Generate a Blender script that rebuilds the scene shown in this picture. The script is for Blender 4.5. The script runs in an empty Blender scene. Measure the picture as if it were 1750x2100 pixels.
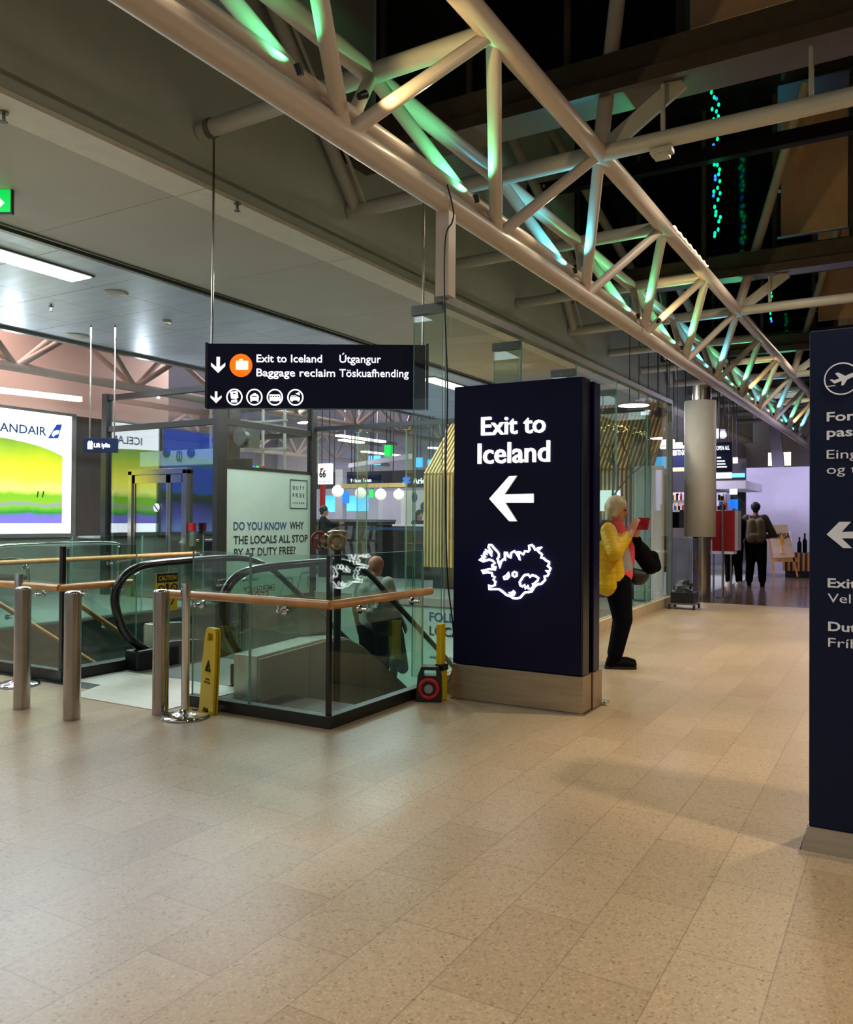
import bpy, math, random
from mathutils import Vector, Matrix
RND = random.Random(7)
sc = bpy.context.scene
col = sc.collection
PI = math.pi
# ------------------------------------------------------------------ camera, world, exposure
FPX, CX, CY = 1690.0, 875.0, 1050.0
YAW, PITCH, ROLL = math.radians(30.23), math.atan(16 / 1690.0), math.radians(0.35)
CAM = Vector((0, 0, 1.42))
FWD = Vector((-math.sin(YAW) * math.cos(PITCH), math.cos(YAW) * math.cos(PITCH), math.sin(PITCH)))
_rt = Vector((math.cos(YAW), math.sin(YAW), 0))
_up = _rt.cross(FWD)
RT = _rt * math.cos(ROLL) + _up * math.sin(ROLL)
UP = -_rt * math.sin(ROLL) + _up * math.cos(ROLL)
cd = bpy.data.cameras.new('camera')
cam = bpy.data.objects.new('camera', cd)
col.objects.link(cam)
mw = Matrix((RT, UP, -FWD)).transposed().to_4x4()
mw.translation = CAM
cam.matrix_world = mw
cd.sensor_fit = 'HORIZONTAL'
cd.sensor_width = 36.0
cd.lens = 36.0 * FPX / 1750.0
cd.clip_end = 200
sc.camera = cam
sc.view_settings.view_transform = 'Standard'
sc.view_settings.look = 'None'
sc.view_settings.exposure = 0.1
sc.view_settings.gamma = 1.0
sc.view_settings.use_curve_mapping = False
sc.cycles.max_bounces = 10
sc.cycles.transparent_max_bounces = 32
sc.cycles.glossy_bounces = 4
sc.cycles.sample_clamp_indirect = 4.0
sc.cycles.caustics_reflective = False
sc.cycles.caustics_refractive = False
w = bpy.data.worlds.new('world')
sc.world = w
w.use_nodes = True
w.node_tree.nodes['Background'].inputs[0].default_value = (0.74, 0.78, 0.78, 1)
w.node_tree.nodes['Background'].inputs[1].default_value = 0.38


def P(x, y, X=None, Y=None, Z=None, d=None):
    """the point of the place seen at photo pixel x, y on a real plane X, Y, Z or at depth d"""
    v = FWD + RT * ((x - CX) / FPX) + UP * ((CY - y) / FPX)
    if X is not None:
        t = X / v.x
    elif Y is not None:
        t = Y / v.y
    elif Z is not None:
        t = (Z - CAM.z) / v.z
    else:
        t = d
    return CAM + v * t


# ------------------------------------------------------------------ lights
def lin(c):
    c = c / 255.0
    return c / 12.92 if c <= 0.04045 else ((c + 0.055) / 1.055) ** 2.4


def rgb(c):
    return (lin(c[0]), lin(c[1]), lin(c[2]), 1.0)


def area(name, loc, size, watt, color, rot=(0, 0, 0), size_y=None):
    l = bpy.data.lights.new(name, 'AREA')
    l.energy = watt
    l.color = color
    l.size = size
    if size_y:
        l.shape = 'RECTANGLE'
        l.size_y = size_y
    else:
        l.shape = 'DISK'
    o = bpy.data.objects.new(name, l)
    o.location = loc
    o.rotation_euler = rot
    col.objects.link(o)
    return o


def spot(name, loc, target, watt, color, angle=60, blend=0.6, r=0.03):
    l = bpy.data.lights.new(name, 'SPOT')
    l.energy = watt
    l.color = color
    l.spot_size = math.radians(angle)
    l.spot_blend = blend
    l.shadow_soft_size = r
    o = bpy.data.objects.new(name, l)
    o.location = loc
    o.rotation_euler = (Vector(target) - Vector(loc)).to_track_quat('-Z', 'Y').to_euler()
    col.objects.link(o)
    return o


WARM = (1.0, 0.86, 0.68)
NEUT = (1.0, 0.90, 0.78)
COOL = (0.80, 0.92, 1.0)
PURP = (0.74, 0.70, 1.0)
# warm downlights of the concourse roof
for x, y, e in ((0.2, 1.6, 95), (1.4, 0.6, 80), (-0.4, 5.0, 95), (1.2, 4.6, 80), (-1.5, 9.2, 120), (0.6, 8.4, 80),
                (-1.5, 12.8, 130), (0.9, 12.6, 80), (-3.0, -0.6, 60), (-1.6, 20.0, 130)):
    area('downlight', (x, y, 5.3 if y < 6 else 5.36), 0.35, e * 0.24, WARM)
for x, y, e in ((1.8, 0.2, 210), (1.5, 3.4, 520), (1.0, 7.2, 700), (0.2, 10.8, 560), (-1.0, 13.0, 300), (-0.6, -2.6, 200)):
    spot('downlight_spot', (x, y, 5.34), (x - 0.25, y, 0), e, (1.0, 0.82, 0.58), 78, 0.35, 0.12)
# troffers of the metal ceiling over the stairs, lamps of the hall and shops beyond
for x, y, e in ((-9.1, 5.6, 190), (-9.1, 9.6, 170), (-9.1, 13.8, 150), (-11.2, 3.0, 150), (-11.2, 8.0, 120), (-6.9, 2.6, 45)):
    area('troffer_lamp', (x, y, 4.44), 1.4, e, COOL, size_y=3.0)
for x, y, e, c in ((-14.6, 8, 330, (1.0, 0.78, 0.70)), (-18.5, 18, 800, (0.90, 0.84, 1.0)), (-16.5, 25, 800, (0.86, 0.84, 1.0)), (-14.0, 16, 350, (1.0, 0.92, 0.9)),
                   (-26, 27, 900, (0.88, 0.86, 1.0)), (-9.5, 20, 420, (0.95, 0.9, 1.0))):
    area('hall_lamp', (x, y, 5.82), 4.0, e * 0.8, c)
for x, y, z, e, c in ((-6.2, 13.6, 4.2, 75, (1.0, 0.88, 0.68)), (-0.9, 22.6, 4.6, 120, PURP), (-6.0, 22.0, 4.3, 300, PURP), (-0.6, 28.0, 4.2, 110, PURP), (-5.1, 19.6, 3.6, 60, PURP),
                      (-5.0, 18.9, 4.2, 110, (0.9, 0.82, 1.0))):
    area('shop_lamp', (x, y, z), 0.8, e, c)
area('lower_hall_lamp', (-7.6, 11.2, -0.5), 1.2, 36, (0.9, 1.0, 0.95))
for y in (6.0, 8.6, 11.4):
    spot('ceiling_fill_spot', (-13.3, y, 3.9), (-9.6, y, 4.48), 42, COOL, 120, 1.0, 0.02)  # unseen spots without fixtures, added to brighten the metal ceiling
area('void_fill', (-6.6, 8.5, 4.4), 1.0, 130, NEUT)  # unseen light added to brighten the escalator void


# ------------------------------------------------------------------ materials
def M(name, c, rough=0.5, metal=0.0, var=0.08, scale=6.0, emit=0.0, ecol=None, bump=0.0, spec=0.5, coat=0.0, stretch=None):
    m = bpy.data.materials.new(name)
    m.use_nodes = True
    nt = m.node_tree
    b = nt.nodes['Principled BSDF']
    tc = nt.nodes.new('ShaderNodeTexCoord')
    mp = nt.nodes.new('ShaderNodeMapping')
    if stretch:
        mp.inputs['Scale'].default_value = stretch
    nz = nt.nodes.new('ShaderNodeTexNoise')
    nz.inputs['Scale'].default_value = scale
    nz.inputs['Detail'].default_value = 4
    rp = nt.nodes.new('ShaderNodeValToRGB')
    a = rgb(c)
    rp.color_ramp.elements[0].position = 0.3
    rp.color_ramp.elements[1].position = 0.7
    rp.color_ramp.elements[0].color = (a[0] * (1 - var), a[1] * (1 - var), a[2] * (1 - var), 1)
    rp.color_ramp.elements[1].color = (min(1, a[0] * (1 + var)), min(1, a[1] * (1 + var)), min(1, a[2] * (1 + var)), 1)
    nt.links.new(tc.outputs['Object'], mp.inputs['Vector'])
    nt.links.new(mp.outputs['Vector'], nz.inputs['Vector'])
    nt.links.new(nz.outputs['Fac'], rp.inputs['Fac'])
    nt.links.new(rp.outputs['Color'], b.inputs['Base Color'])
    b.inputs['Roughness'].default_value = rough
    b.inputs['Metallic'].default_value = metal
    b.inputs['Specular IOR Level'].default_value = spec
    b.inputs['Coat Weight'].default_value = coat
    if emit:
        b.inputs['Emission Color'].default_value = rgb(ecol or c)
        b.inputs['Emission Strength'].default_value = emit
    if bump:
        bp = nt.nodes.new('ShaderNodeBump')
        bp.inputs['Strength'].default_value = bump
        bp.inputs['Distance'].default_value = 0.01
        nt.links.new(nz.outputs['Fac'], bp.inputs['Height'])
        nt.links.new(bp.outputs['Normal'], b.inputs['Normal'])
    return m


def glass(name, tint, f0=0.05, rough=0.0):
    m = bpy.data.materials.new(name)
    m.use_nodes = True
    nt = m.node_tree
    nt.nodes.remove(nt.nodes['Principled BSDF'])
    out = nt.nodes['Material Output']
    tr = nt.nodes.new('ShaderNodeBsdfTransparent')
    tr.inputs[0].default_value = rgb(tint)
    gl = nt.nodes.new('ShaderNodeBsdfGlossy')
    gl.inputs['Roughness'].default_value = rough
    lw = nt.nodes.new('ShaderNodeLayerWeight')
    lw.inputs['Blend'].default_value = 0.5
    pw = nt.nodes.new('ShaderNodeMath')
    pw.operation = 'POWER'
    pw.inputs[1].default_value = 5.0
    ma = nt.nodes.new('ShaderNodeMath')
    ma.operation = 'MULTIPLY_ADD'
    ma.inputs[1].default_value = 1 - f0
    ma.inputs[2].default_value = f0
    mx = nt.nodes.new('ShaderNodeMixShader')
    nt.links.new(lw.outputs['Facing'], pw.inputs[0])
    nt.links.new(pw.outputs[0], ma.inputs[0])
    nt.links.new(ma.outputs[0], mx.inputs[0])
    nt.links.new(tr.outputs[0], mx.inputs[1])
    nt.links.new(gl.outputs[0], mx.inputs[2])
    nt.links.new(mx.outputs[0], out.inputs['Surface'])
    return m


def emis(name, c, s):
    return M(name, c, rough=0.6, emit=s, var=0.02)


def floor_mat(name, c1, c2, joint, rough, speck=0.5):
    m = bpy.data.materials.new(name)
    m.use_nodes = True
    nt = m.node_tree
    b = nt.nodes['Principled BSDF']
    tc = nt.nodes.new('ShaderNodeTexCoord')
    mp = nt.nodes.new('ShaderNodeMapping')
    mp.inputs['Rotation'].default_value = (0, 0, PI / 2)
    mp.inputs['Location'].default_value = (0.06, 0.06, 0)
    br = nt.nodes.new('ShaderNodeTexBrick')
    br.inputs['Scale'].default_value = 1.0
    br.inputs['Brick Width'].default_value = 0.61
    br.inputs['Row Height'].default_value = 0.3
    br.inputs['Mortar Size'].default_value = 0.0028
    br.inputs['Mortar Smooth'].default_value = 0.3
    br.inputs['Color1'].default_value = rgb(c1)
    br.inputs['Color2'].default_value = rgb(c2)
    br.inputs['Mortar'].default_value = rgb(joint)
    nt.links.new(tc.outputs['Object'], mp.inputs['Vector'])
    nt.links.new(mp.outputs['Vector'], br.inputs['Vector'])
    vo = nt.nodes.new('ShaderNodeTexVoronoi')
    vo.inputs['Scale'].default_value = 125.0
    nt.links.new(tc.outputs['Object'], vo.inputs['Vector'])
    rp = nt.nodes.new('ShaderNodeValToRGB')
    e = rp.color_ramp.elements
    e[0].position, e[0].color = 0.0, (0.42, 0.38, 0.34, 1)
    e[1].position, e[1].color = 1.0, (1.35, 1.3, 1.2, 1)
    x = e.new(0.22)
    x.color = (0.86, 0.85, 0.84, 1)
    x = e.new(0.8)
    x.color = (1.04, 1.03, 1.02, 1)
    nt.links.new(vo.outputs['Color'], rp.inputs['Fac'])
    mx = nt.nodes.new('ShaderNodeMix')
    mx.data_type = 'RGBA'
    mx.blend_type = 'MULTIPLY'
    mx.inputs[0].default_value = speck
    nt.links.new(br.outputs['Color'], mx.inputs[6])
    nt.links.new(rp.outputs['Color'], mx.inputs[7])
    nz = nt.nodes.new('ShaderNodeTexNoise')
    nz.inputs['Scale'].default_value = 1.3
    nt.links.new(tc.outputs['Object'], nz.inputs['Vector'])
    rr = nt.nodes.new('ShaderNodeMapRange')
    rr.inputs['To Min'].default_value = rough - 0.05
    rr.inputs['To Max'].default_value = rough + 0.07
    nt.links.new(nz.outputs['Fac'], rr.inputs['Value'])
    b.inputs['Specular IOR Level'].default_value = 0.4
    nt.links.new(rr.outputs[0], b.inputs['Roughness'])
    nt.links.new(mx.outputs[2], b.inputs['Base Color'])
    return m


def ramp_picture(name, z0, z1, stops, strength, noise=0.06, scale=3.0):
    """a lit picture: colour bands over height, broken up by noise"""
    m = bpy.data.materials.new(name)
    m.use_nodes = True
    nt = m.node_tree
    b = nt.nodes['Principled BSDF']
    tc = nt.nodes.new('ShaderNodeTexCoord')
    sx = nt.nodes.new('ShaderNodeSeparateXYZ')
    nt.links.new(tc.outputs['Object'], sx.inputs[0])
    nz = nt.nodes.new('ShaderNodeTexNoise')
    nz.inputs['Scale'].default_value = scale
    nz.inputs['Detail'].default_value = 8
    nt.links.new(tc.outputs['Object'], nz.inputs['Vector'])
    mr = nt.nodes.new('ShaderNodeMapRange')
    mr.inputs['From Min'].default_value = z0
    mr.inputs['From Max'].default_value = z1
    nt.links.new(sx.outputs['Z'], mr.inputs['Value'])
    ma = nt.nodes.new('ShaderNodeMath')
    ma.operation = 'MULTIPLY_ADD'
    ma.inputs[1].default_value = noise * 2
    nt.links.new(nz.outputs['Fac'], ma.inputs[0])
    sb = nt.nodes.new('ShaderNodeMath')
    sb.operation = 'SUBTRACT'
    sb.inputs[1].default_value = noise
    nt.links.new(mr.outputs[0], ma.inputs[2])
    nt.links.new(ma.outputs[0], sb.inputs[0])
    rp = nt.nodes.new('ShaderNodeValToRGB')
    el = rp.color_ramp.elements
    el[0].position, el[0].color = stops[0][0], rgb(stops[0][1])
    el[1].position, el[1].color = stops[-1][0], rgb(stops[-1][1])
    for p, c in stops[1:-1]:
        q = el.new(p)
        q.color = rgb(c)
    nt.links.new(sb.outputs[0], rp.inputs['Fac'])
    nt.links.new(rp.outputs['Color'], b.inputs['Emission Color'])
    b.inputs['Base Color'].default_value = (0.02, 0.02, 0.02, 1)
    b.inputs['Emission Strength'].default_value = strength
    return m


m_floor = floor_mat('beige_terrazzo', (184, 163, 134), (173, 151, 122), (150, 130, 106), 0.31, 1.0)
m_dfloor = floor_mat('dark_polished_floor', (92, 76, 66), (86, 70, 62), (60, 50, 46), 0.16, 0.5)
m_pale = floor_mat('pale_floor', (150, 158, 150), (142, 150, 143), (118, 124, 118), 0.3, 0.5)
m_land = M('landing_plate_metal', (196, 194, 182), 0.42, 0.25, 0.08, 3, stretch=(1, 9, 1))
m_fascia = M('fascia_panel_grey', (196, 208, 202), 0.55, var=0.05, scale=1.2)
m_soffit = M('soffit_panel', (206, 201, 190), 0.6, var=0.05, scale=1.0)
m_lip = M('lip_panel', (240, 234, 220), 0.5, var=0.04)
m_ceil = M('metal_ceiling', (206, 218, 232), 0.42, 0.3, 0.08, 1.4, stretch=(1, 6, 1))
m_truss = M('truss_paint', (208, 194, 180), 0.38, var=0.05, scale=2.5)
m_trussg = M('grey_tube_paint', (186, 184, 172), 0.42, var=0.05)
m_roof = M('dark_roof', (20, 19, 20), 0.35, var=0.2)
m_beam = M('dark_roof_beam', (74, 64, 53), 0.4, var=0.12)
m_brown = M('brown_roof_panel', (206, 166, 128), 0.55, var=0.06)
m_night = M('night_window', (8, 10, 16), 0.08, var=0.2)
m_navy = M('navy_sign_face', (6, 7, 48), 0.3, var=0.06, scale=2, spec=0.2)
m_navy2 = M('matte_navy_sign_face', (16, 27, 60), 0.5, var=0.05, scale=2, spec=0.2)
m_nside = M('sign_side', (44, 42, 46), 0.3, 0.5, 0.08)
m_white = emis('lit_white_letters', (255, 255, 252), 1.05)
m_map = emis('lit_map_outline', (255, 255, 252), 4.5)
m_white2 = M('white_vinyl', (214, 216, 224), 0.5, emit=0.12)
m_lside = emis('letter_side', (120, 120, 132), 0.28)
m_orange = emis('lit_orange', (255, 104, 8), 1.1)
m_icon = emis('lit_icon', (255, 240, 200), 1.7)
m_steel = M('brushed_steel', (176, 168, 160), 0.2, 0.97, 0.05, 12)
m_chrome = M('chrome', (225, 225, 225), 0.08, 1.0, 0.03)
m_sbase = M('steel_plinth', (176, 158, 134), 0.36, 0.85, 0.1, 12, stretch=(0.2, 0.2, 3))
m_grey = M('grey_metal', (120, 122, 118), 0.4, 0.6, 0.08)
m_clad = M('escalator_cladding', (150, 144, 128), 0.42, 0.55, 0.06, 3, stretch=(1, 1, 0.2))
m_deck = M('escalator_deck', (196, 198, 186), 0.25, 0.85, 0.06)
m_rubber = M('black_rubber', (14, 15, 18), 0.22, var=0.1, coat=0.3)
m_black = M('black_plastic', (18, 18, 19), 0.4, var=0.15)
m_dark = M('dark_base_channel', (32, 34, 33), 0.4, var=0.1)
m_wood = M('oak_handrail', (206, 146, 84), 0.36, var=0.18, scale=9, stretch=(1, 1, 1), coat=0.2)
m_slat = M('pale_wood_slat', (226, 192, 126), 0.5, var=0.14, scale=7, stretch=(3, 3, 0.3))
m_slatb = M('slat_backing', (60, 48, 32), 0.7)
m_glass = glass('clear_glass', (247, 252, 250), 0.045)
m_bal = glass('green_tint_glass', (234, 246, 241), 0.085)
m_lglass = glass('lift_glass', (232, 242, 242), 0.27)
m_edge = M('glass_edge', (120, 168, 152), 0.15, var=0.05, emit=0.05)
m_yel = M('yellow_plastic', (226, 190, 8), 0.42, var=0.05)
m_ylab = M('yellow_label', (226, 196, 40), 0.5)
m_mint = M('mint_panel', (168, 190, 174), 0.5, var=0.03, emit=0.03)
m_ink = M('dark_ink', (22, 32, 38), 0.6)
m_inkb = M('blue_ink', (30, 72, 110), 0.6)
m_inkr = M('red_ink', (176, 40, 44), 0.6)
m_red = M('red_paint', (150, 20, 24), 0.35, var=0.12)
m_redp = M('red_panel', (170, 16, 30), 0.5, var=0.05)
m_bronze = M('aged_brass', (150, 132, 104), 0.32, 0.85, 0.18, 14)
m_lampw = emis('lit_diffuser', (255, 250, 235), 4.0)
m_globe = emis('lit_globe', (255, 244, 236), 0.75)
m_green = emis('exit_green', (10, 200, 80), 1.0)
m_pink = M('pink_hall_wall', (202, 176, 168), 0.6, var=0.06, scale=0.6, stretch=(1, 0.15, 4))
m_hallc = M('hall_ceiling', (150, 146, 160), 0.5, var=0.08, scale=0.5)
m_lil = M('lilac_wall', (206, 200, 222), 0.6, var=0.03)
m_lil2 = M('pale_shop_wall', (196, 192, 204), 0.6, var=0.05)
m_brownw = M('dark_wood_panel', (70, 62, 54), 0.5, var=0.15, scale=4, stretch=(8, 8, 0.4))
m_beigew = M('beige_wall', (150, 146, 134), 0.6)
m_screen = emis('lit_screen_white', (246, 250, 255), 1.5)
m_cyan = emis('lit_screen_cyan', (90, 190, 255), 1.2)
m_cblue = emis('lit_screen_blue', (20, 110, 230), 1.1)
m_sleeve = M('white_column_sleeve', (240, 238, 232), 0.5, var=0.03)
m_skin = M('skin', (206, 150, 124), 0.5, var=0.06, scale=20)
m_skin2 = M('weathered_skin', (176, 118, 92), 0.5, var=0.08, scale=20)
m_blond = M('blonde_hair', (206, 188, 148), 0.55, var=0.2, scale=40, stretch=(1, 1, 0.3))
m_bhair = M('black_hair', (14, 12, 12), 0.6)
m_puff = M('yellow_puffer', (230, 186, 16), 0.45, var=0.06, scale=5, bump=0.9, stretch=(1.2, 1.2, 7))
m_dgrey = M('charcoal_fabric', (50, 54, 62), 0.7)
m_pinkf = M('coral_fabric', (236, 82, 92), 0.7)
m_gshirt = M('grey_knit', (156, 150, 152), 0.8)
m_mshirt = M('light_grey_shirt', (170, 172, 162), 0.8, var=0.08, scale=10)
m_navyf = M('navy_trousers', (7, 8, 17), 0.8, spec=0.08)
m_blackf = M('black_fabric', (9, 9, 10), 0.8, spec=0.08)
m_olive = M('olive_fabric', (62, 56, 42), 0.75)
m_pack = M('khaki_backpack', (96, 84, 62), 0.75)
m_green2 = M('moss_cloth', (70, 84, 58), 0.8)
m_shiny = M('shiny_black_nylon', (10, 11, 13), 0.3, var=0.2, bump=0.8, scale=22, spec=0.35)
m_sneak = M('pale_sneaker', (206, 196, 170), 0.6)
m_cable = M('cable_black', (12, 12, 13), 0.4)
m_led = emis('green_led_glint', (0, 255, 150), 2.2)
m_ledb = emis('blue_led_glint', (30, 120, 255), 2.0)
m_warmled = emis('warm_led', (255, 220, 150), 3.0)
m_counter = M('dark_counter', (40, 42, 46), 0.4)
m_chev = M('chevron_grey', (112, 110, 112), 0.5)
m_signd = M('dark_shop_band', (30, 30, 34), 0.4)


# ------------------------------------------------------------------ mesh helpers
class MB:
    def __init__(s):
        s.v, s.f, s.mi, s.sm = [], [], [], []

    def add(s, vs, fs, mi=0, smooth=False):
        n = len(s.v)
        s.v += [tuple(p) for p in vs]
        for f in fs:
            s.f.append([i + n for i in f])
            s.mi.append(mi)
            s.sm.append(smooth)
        return s

    def box(s, x0, x1, y0, y1, z0, z1, mi=0):
        x0, x1 = min(x0, x1), max(x0, x1)
        y0, y1 = min(y0, y1), max(y0, y1)
        z0, z1 = min(z0, z1), max(z0, z1)
        return s.add([(x0, y0, z0), (x1, y0, z0), (x1, y1, z0), (x0, y1, z0), (x0, y0, z1), (x1, y0, z1), (x1, y1, z1), (x0, y1, z1)],
                     [(0, 3, 2, 1), (4, 5, 6, 7), (0, 1, 5, 4), (1, 2, 6, 5), (2, 3, 7, 6), (3, 0, 4, 7)], mi)

    def obox(s, c, u, v, w, mi=0):
        c, u, v, w = Vector(c), Vector(u), Vector(v), Vector(w)
        if u.cross(v).dot(w) < 0:
            w = -w
        p = [c - u - v - w, c + u - v - w, c + u + v - w, c - u + v - w, c - u - v + w, c + u - v + w, c + u + v + w, c - u + v + w]
        return s.add(p, [(0, 3, 2, 1), (4, 5, 6, 7), (0, 1, 5, 4), (1, 2, 6, 5), (2, 3, 7, 6), (3, 0, 4, 7)], mi)

    def bar(s, p0, p1, w, h, mi=0):
        p0, p1 = Vector(p0), Vector(p1)
        d = (p1 - p0)
        t = d.normalized()
        a = t.cross(Vector((0, 0, 1)))
        if a.length < 1e-4:
            a = Vector((1, 0, 0))
        a.normalize()
        b = a.cross(t)
        return s.obox((p0 + p1) / 2, d / 2, a * (w / 2), b * (h / 2), mi)

    def cyl(s, p0, p1, r, r1=None, n=18, mi=0, caps=True):
        p0, p1 = Vector(p0), Vector(p1)
        r1 = r if r1 is None else r1
        t = (p1 - p0).normalized()
        a = t.orthogonal().normalized()
        b = t.cross(a)
        vs, fs = [], []
        for k in range(n):
            q = a * math.cos(2 * PI * k / n) + b * math.sin(2 * PI * k / n)
            vs += [p0 + q * r, p1 + q * r1]
        for k in range(n):
            j = (k + 1) % n
            fs.append((2 * k, 2 * j, 2 * j + 1, 2 * k + 1))
        s.add(vs, fs, mi, True)
        if caps:
            s.add([vs[2 * k] for k in range(n)], [tuple(range(n))[::-1]], mi)
            s.add([vs[2 * k + 1] for k in range(n)], [tuple(range(n))], mi)
        return s

    def tube(s, pts, r, n=12, closed=False, mi=0, sy=1.0):
        pts = [Vector(p) for p in pts]
        m = len(pts)
        rs = r if isinstance(r, (list, tuple)) else [r] * m
        T = []
        for i in range(m):
            a = pts[(i - 1) % m] if (closed or i > 0) else pts[0]
            b = pts[(i + 1) % m] if (closed or i < m - 1) else pts[-1]
            T.append((b - a).normalized())
        A = T[0].orthogonal().normalized()
        vs = []
        for i in range(m):
            A = (A - T[i] * A.dot(T[i]))
            if A.length < 1e-6:
                A = T[i].orthogonal()
            A.normalize()
            B = T[i].cross(A)
            for k in range(n):
                q = A * math.cos(2 * PI * k / n) + B * math.sin(2 * PI * k / n) * sy
                vs.append(pts[i] + q * rs[i])
        fs = []
        for i in range(m if closed else m - 1):
            j = (i + 1) % m
            for k in range(n):
                l = (k + 1) % n
                fs.append((i * n + k, i * n + l, j * n + l, j * n + k))
        s.add(vs, fs, mi, True)
        if not closed:
            s.add(vs[:n], [tuple(range(n))[::-1]], mi)
            s.add(vs[-n:], [tuple(range(n))], mi)
        return s

    def sphere(s, c, r, n=16, m=10, mi=0, sc3=(1, 1, 1)):
        c = Vector(c)
        vs, fs = [c + Vector((0, 0, r * sc3[2]))], []
        for i in range(1, m):
            t = PI * i / m
            for k in range(n):
                p = 2 * PI * k / n
                vs.append(c + Vector((r * math.sin(t) * math.cos(p) * sc3[0], r * math.sin(t) * math.sin(p) * sc3[1], r * math.cos(t) * sc3[2])))
        vs.append(c - Vector((0, 0, r * sc3[2])))
        for k in range(n):
            fs.append((0, 1 + k, 1 + (k + 1) % n))
            e = 1 + (m - 2) * n
            fs.append((len(vs) - 1, e + (k + 1) % n, e + k))
        for i in range(m - 2):
            for k in range(n):
                a, b = 1 + i * n + k, 1 + i * n + (k + 1) % n
                fs.append((a, a + n, b + n, b))
        return s.add(vs, fs, mi, True)

    def lathe(s, c, prof, n=28, axis=(0, 0, 1), mi=0):
        c, t = Vector(c), Vector(axis).normalized()
        a = t.orthogonal().normalized()
        b = t.cross(a)
        vs, fs = [], []
        for r, z in prof:
            for k in range(n):
                vs.append(c + t * z + (a * math.cos(2 * PI * k / n) + b * math.sin(2 * PI * k / n)) * r)
        for i in range(len(prof) - 1):
            for k in range(n):
                l = (k + 1) % n
                fs.append((i * n + k, i * n + l, (i + 1) * n + l, (i + 1) * n + k))
        s.add(vs, fs, mi, True)
        s.add(vs[:n], [tuple(range(n))[::-1]], mi)
        s.add(vs[-n:], [tuple(range(n))], mi)
        return s

    def prism(s, pts, depth, mi=0, mi_side=None):
        """extrude a planar polygon of 3-D points by the vector depth"""
        pts = [Vector(p) for p in pts]
        d = Vector(depth)
        nrm = Vector((0, 0, 0))
        for i in range(len(pts)):
            nrm += pts[i].cross(pts[(i + 1) % len(pts)])
        if nrm.dot(d) < 0:
            pts.reverse()
        n = len(pts)
        s.add(pts + [p + d for p in pts], [tuple(range(n))[::-1], tuple(range(n, 2 * n))], mi)
        s.add(pts + [p + d for p in pts], [(i, (i + 1) % n, n + (i + 1) % n, n + i) for i in range(n)], mi if mi_side is None else mi_side)
        return s

    def build(s, name, mats, parent=None, bevel=0.0, seg=2):
        me = bpy.data.meshes.new(name)
        me.from_pydata(s.v, [], s.f)
        for m in (mats if isinstance(mats, (list, tuple)) else [mats]):
            me.materials.append(m)
        me.polygons.foreach_set('material_index', s.mi)
        me.polygons.foreach_set('use_smooth', s.sm)
        me.update()
        o = bpy.data.objects.new(name, me)
        col.objects.link(o)
        if parent:
            setpar(o, parent)
        if bevel:
            b = o.modifiers.new('bevel', 'BEVEL')
            b.width = bevel
            b.segments = seg
            b.limit_method = 'ANGLE'
        return o


def setpar(o, p):
    o.parent = p
    q = wmat(p)
    o.matrix_parent_inverse = q.inverted()


def wmat(p):
    loc = Matrix.LocRotScale(p.location, p.rotation_euler, p.scale)
    if p.parent:
        return wmat(p.parent) @ p.matrix_parent_inverse @ loc
    return loc


def tag(o, label=None, cat=None, group=None, kind=None):
    if label:
        o['label'] = label
    if cat:
        o['category'] = cat
    if group:
        o['group'] = group
    if kind:
        o['kind'] = kind
    return o


def empty(name, loc, label, cat, group=None):
    o = bpy.data.objects.new(name, None)
    o.location = loc
    o.empty_display_size = 0.1
    col.objects.link(o)
    return tag(o, label, cat, group)


def struct(mb, name, mats, bevel=0.0):
    return tag(mb.build(name, mats, None, bevel), kind='structure')


def copy_tree(o, parent=None):
    c = o.copy()
    col.objects.link(c)
    if parent:
        c.parent = parent
    for ch in list(o.children):
        copy_tree(ch, c)
    return c


def text(name, s, h, O, xd, mats, parent, w=None, ext=0.003, off=0.0, n=None, zd=(0, 0, 1), center=False, label=None):
    """raised lettering: h = cap height, w = full width; O = lower left corner of the line"""
    cu = bpy.data.curves.new(name, 'FONT')
    cu.body = s
    cu.size = 1.0
    cu.offset = off
    cu.resolution_u = 3
    cu.extrude = 0.5 * ext / (h / 0.73)
    ob = bpy.data.objects.new('lettering', cu)
    col.objects.link(ob)
    dg = bpy.context.evaluated_depsgraph_get()
    me = bpy.data.meshes.new_from_object(ob.evaluated_get(dg))
    bpy.data.objects.remove(ob)
    xs = [v.co.x for v in me.vertices] or [0, 1]
    x0, x1 = min(xs), max(xs)
    k = h / 0.73
    kx = (w / (x1 - x0)) if w else k
    O, xd, zd = Vector(O), Vector(xd).normalized(), Vector(zd).normalized()
    nn = Vector(n) if n else xd.cross(zd)
    e = cu.extrude
    if len(mats) > 1 if isinstance(mats, list) else False:
        for p in me.polygons:
            p.material_index = 0 if abs(p.normal.z) > 0.5 else 1
    sh = (x1 - x0) * kx / 2 if center else 0
    for v in me.vertices:
        v.co = O + xd * ((v.co.x - x0) * kx - sh) + zd * (v.co.y * k) + nn * ((v.co.z + e) * k)
    if xd.cross(zd).dot(nn) < 0:
        me.flip_normals()
    me.materials.clear()
    for m in (mats if isinstance(mats, list) else [mats]):
        me.materials.append(m)
    me.name = name
    o = bpy.data.objects.new(name, me)
    col.objects.link(o)
    if parent:
        setpar(o, parent)
    if label:
        o['label'] = label
    return o


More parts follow.
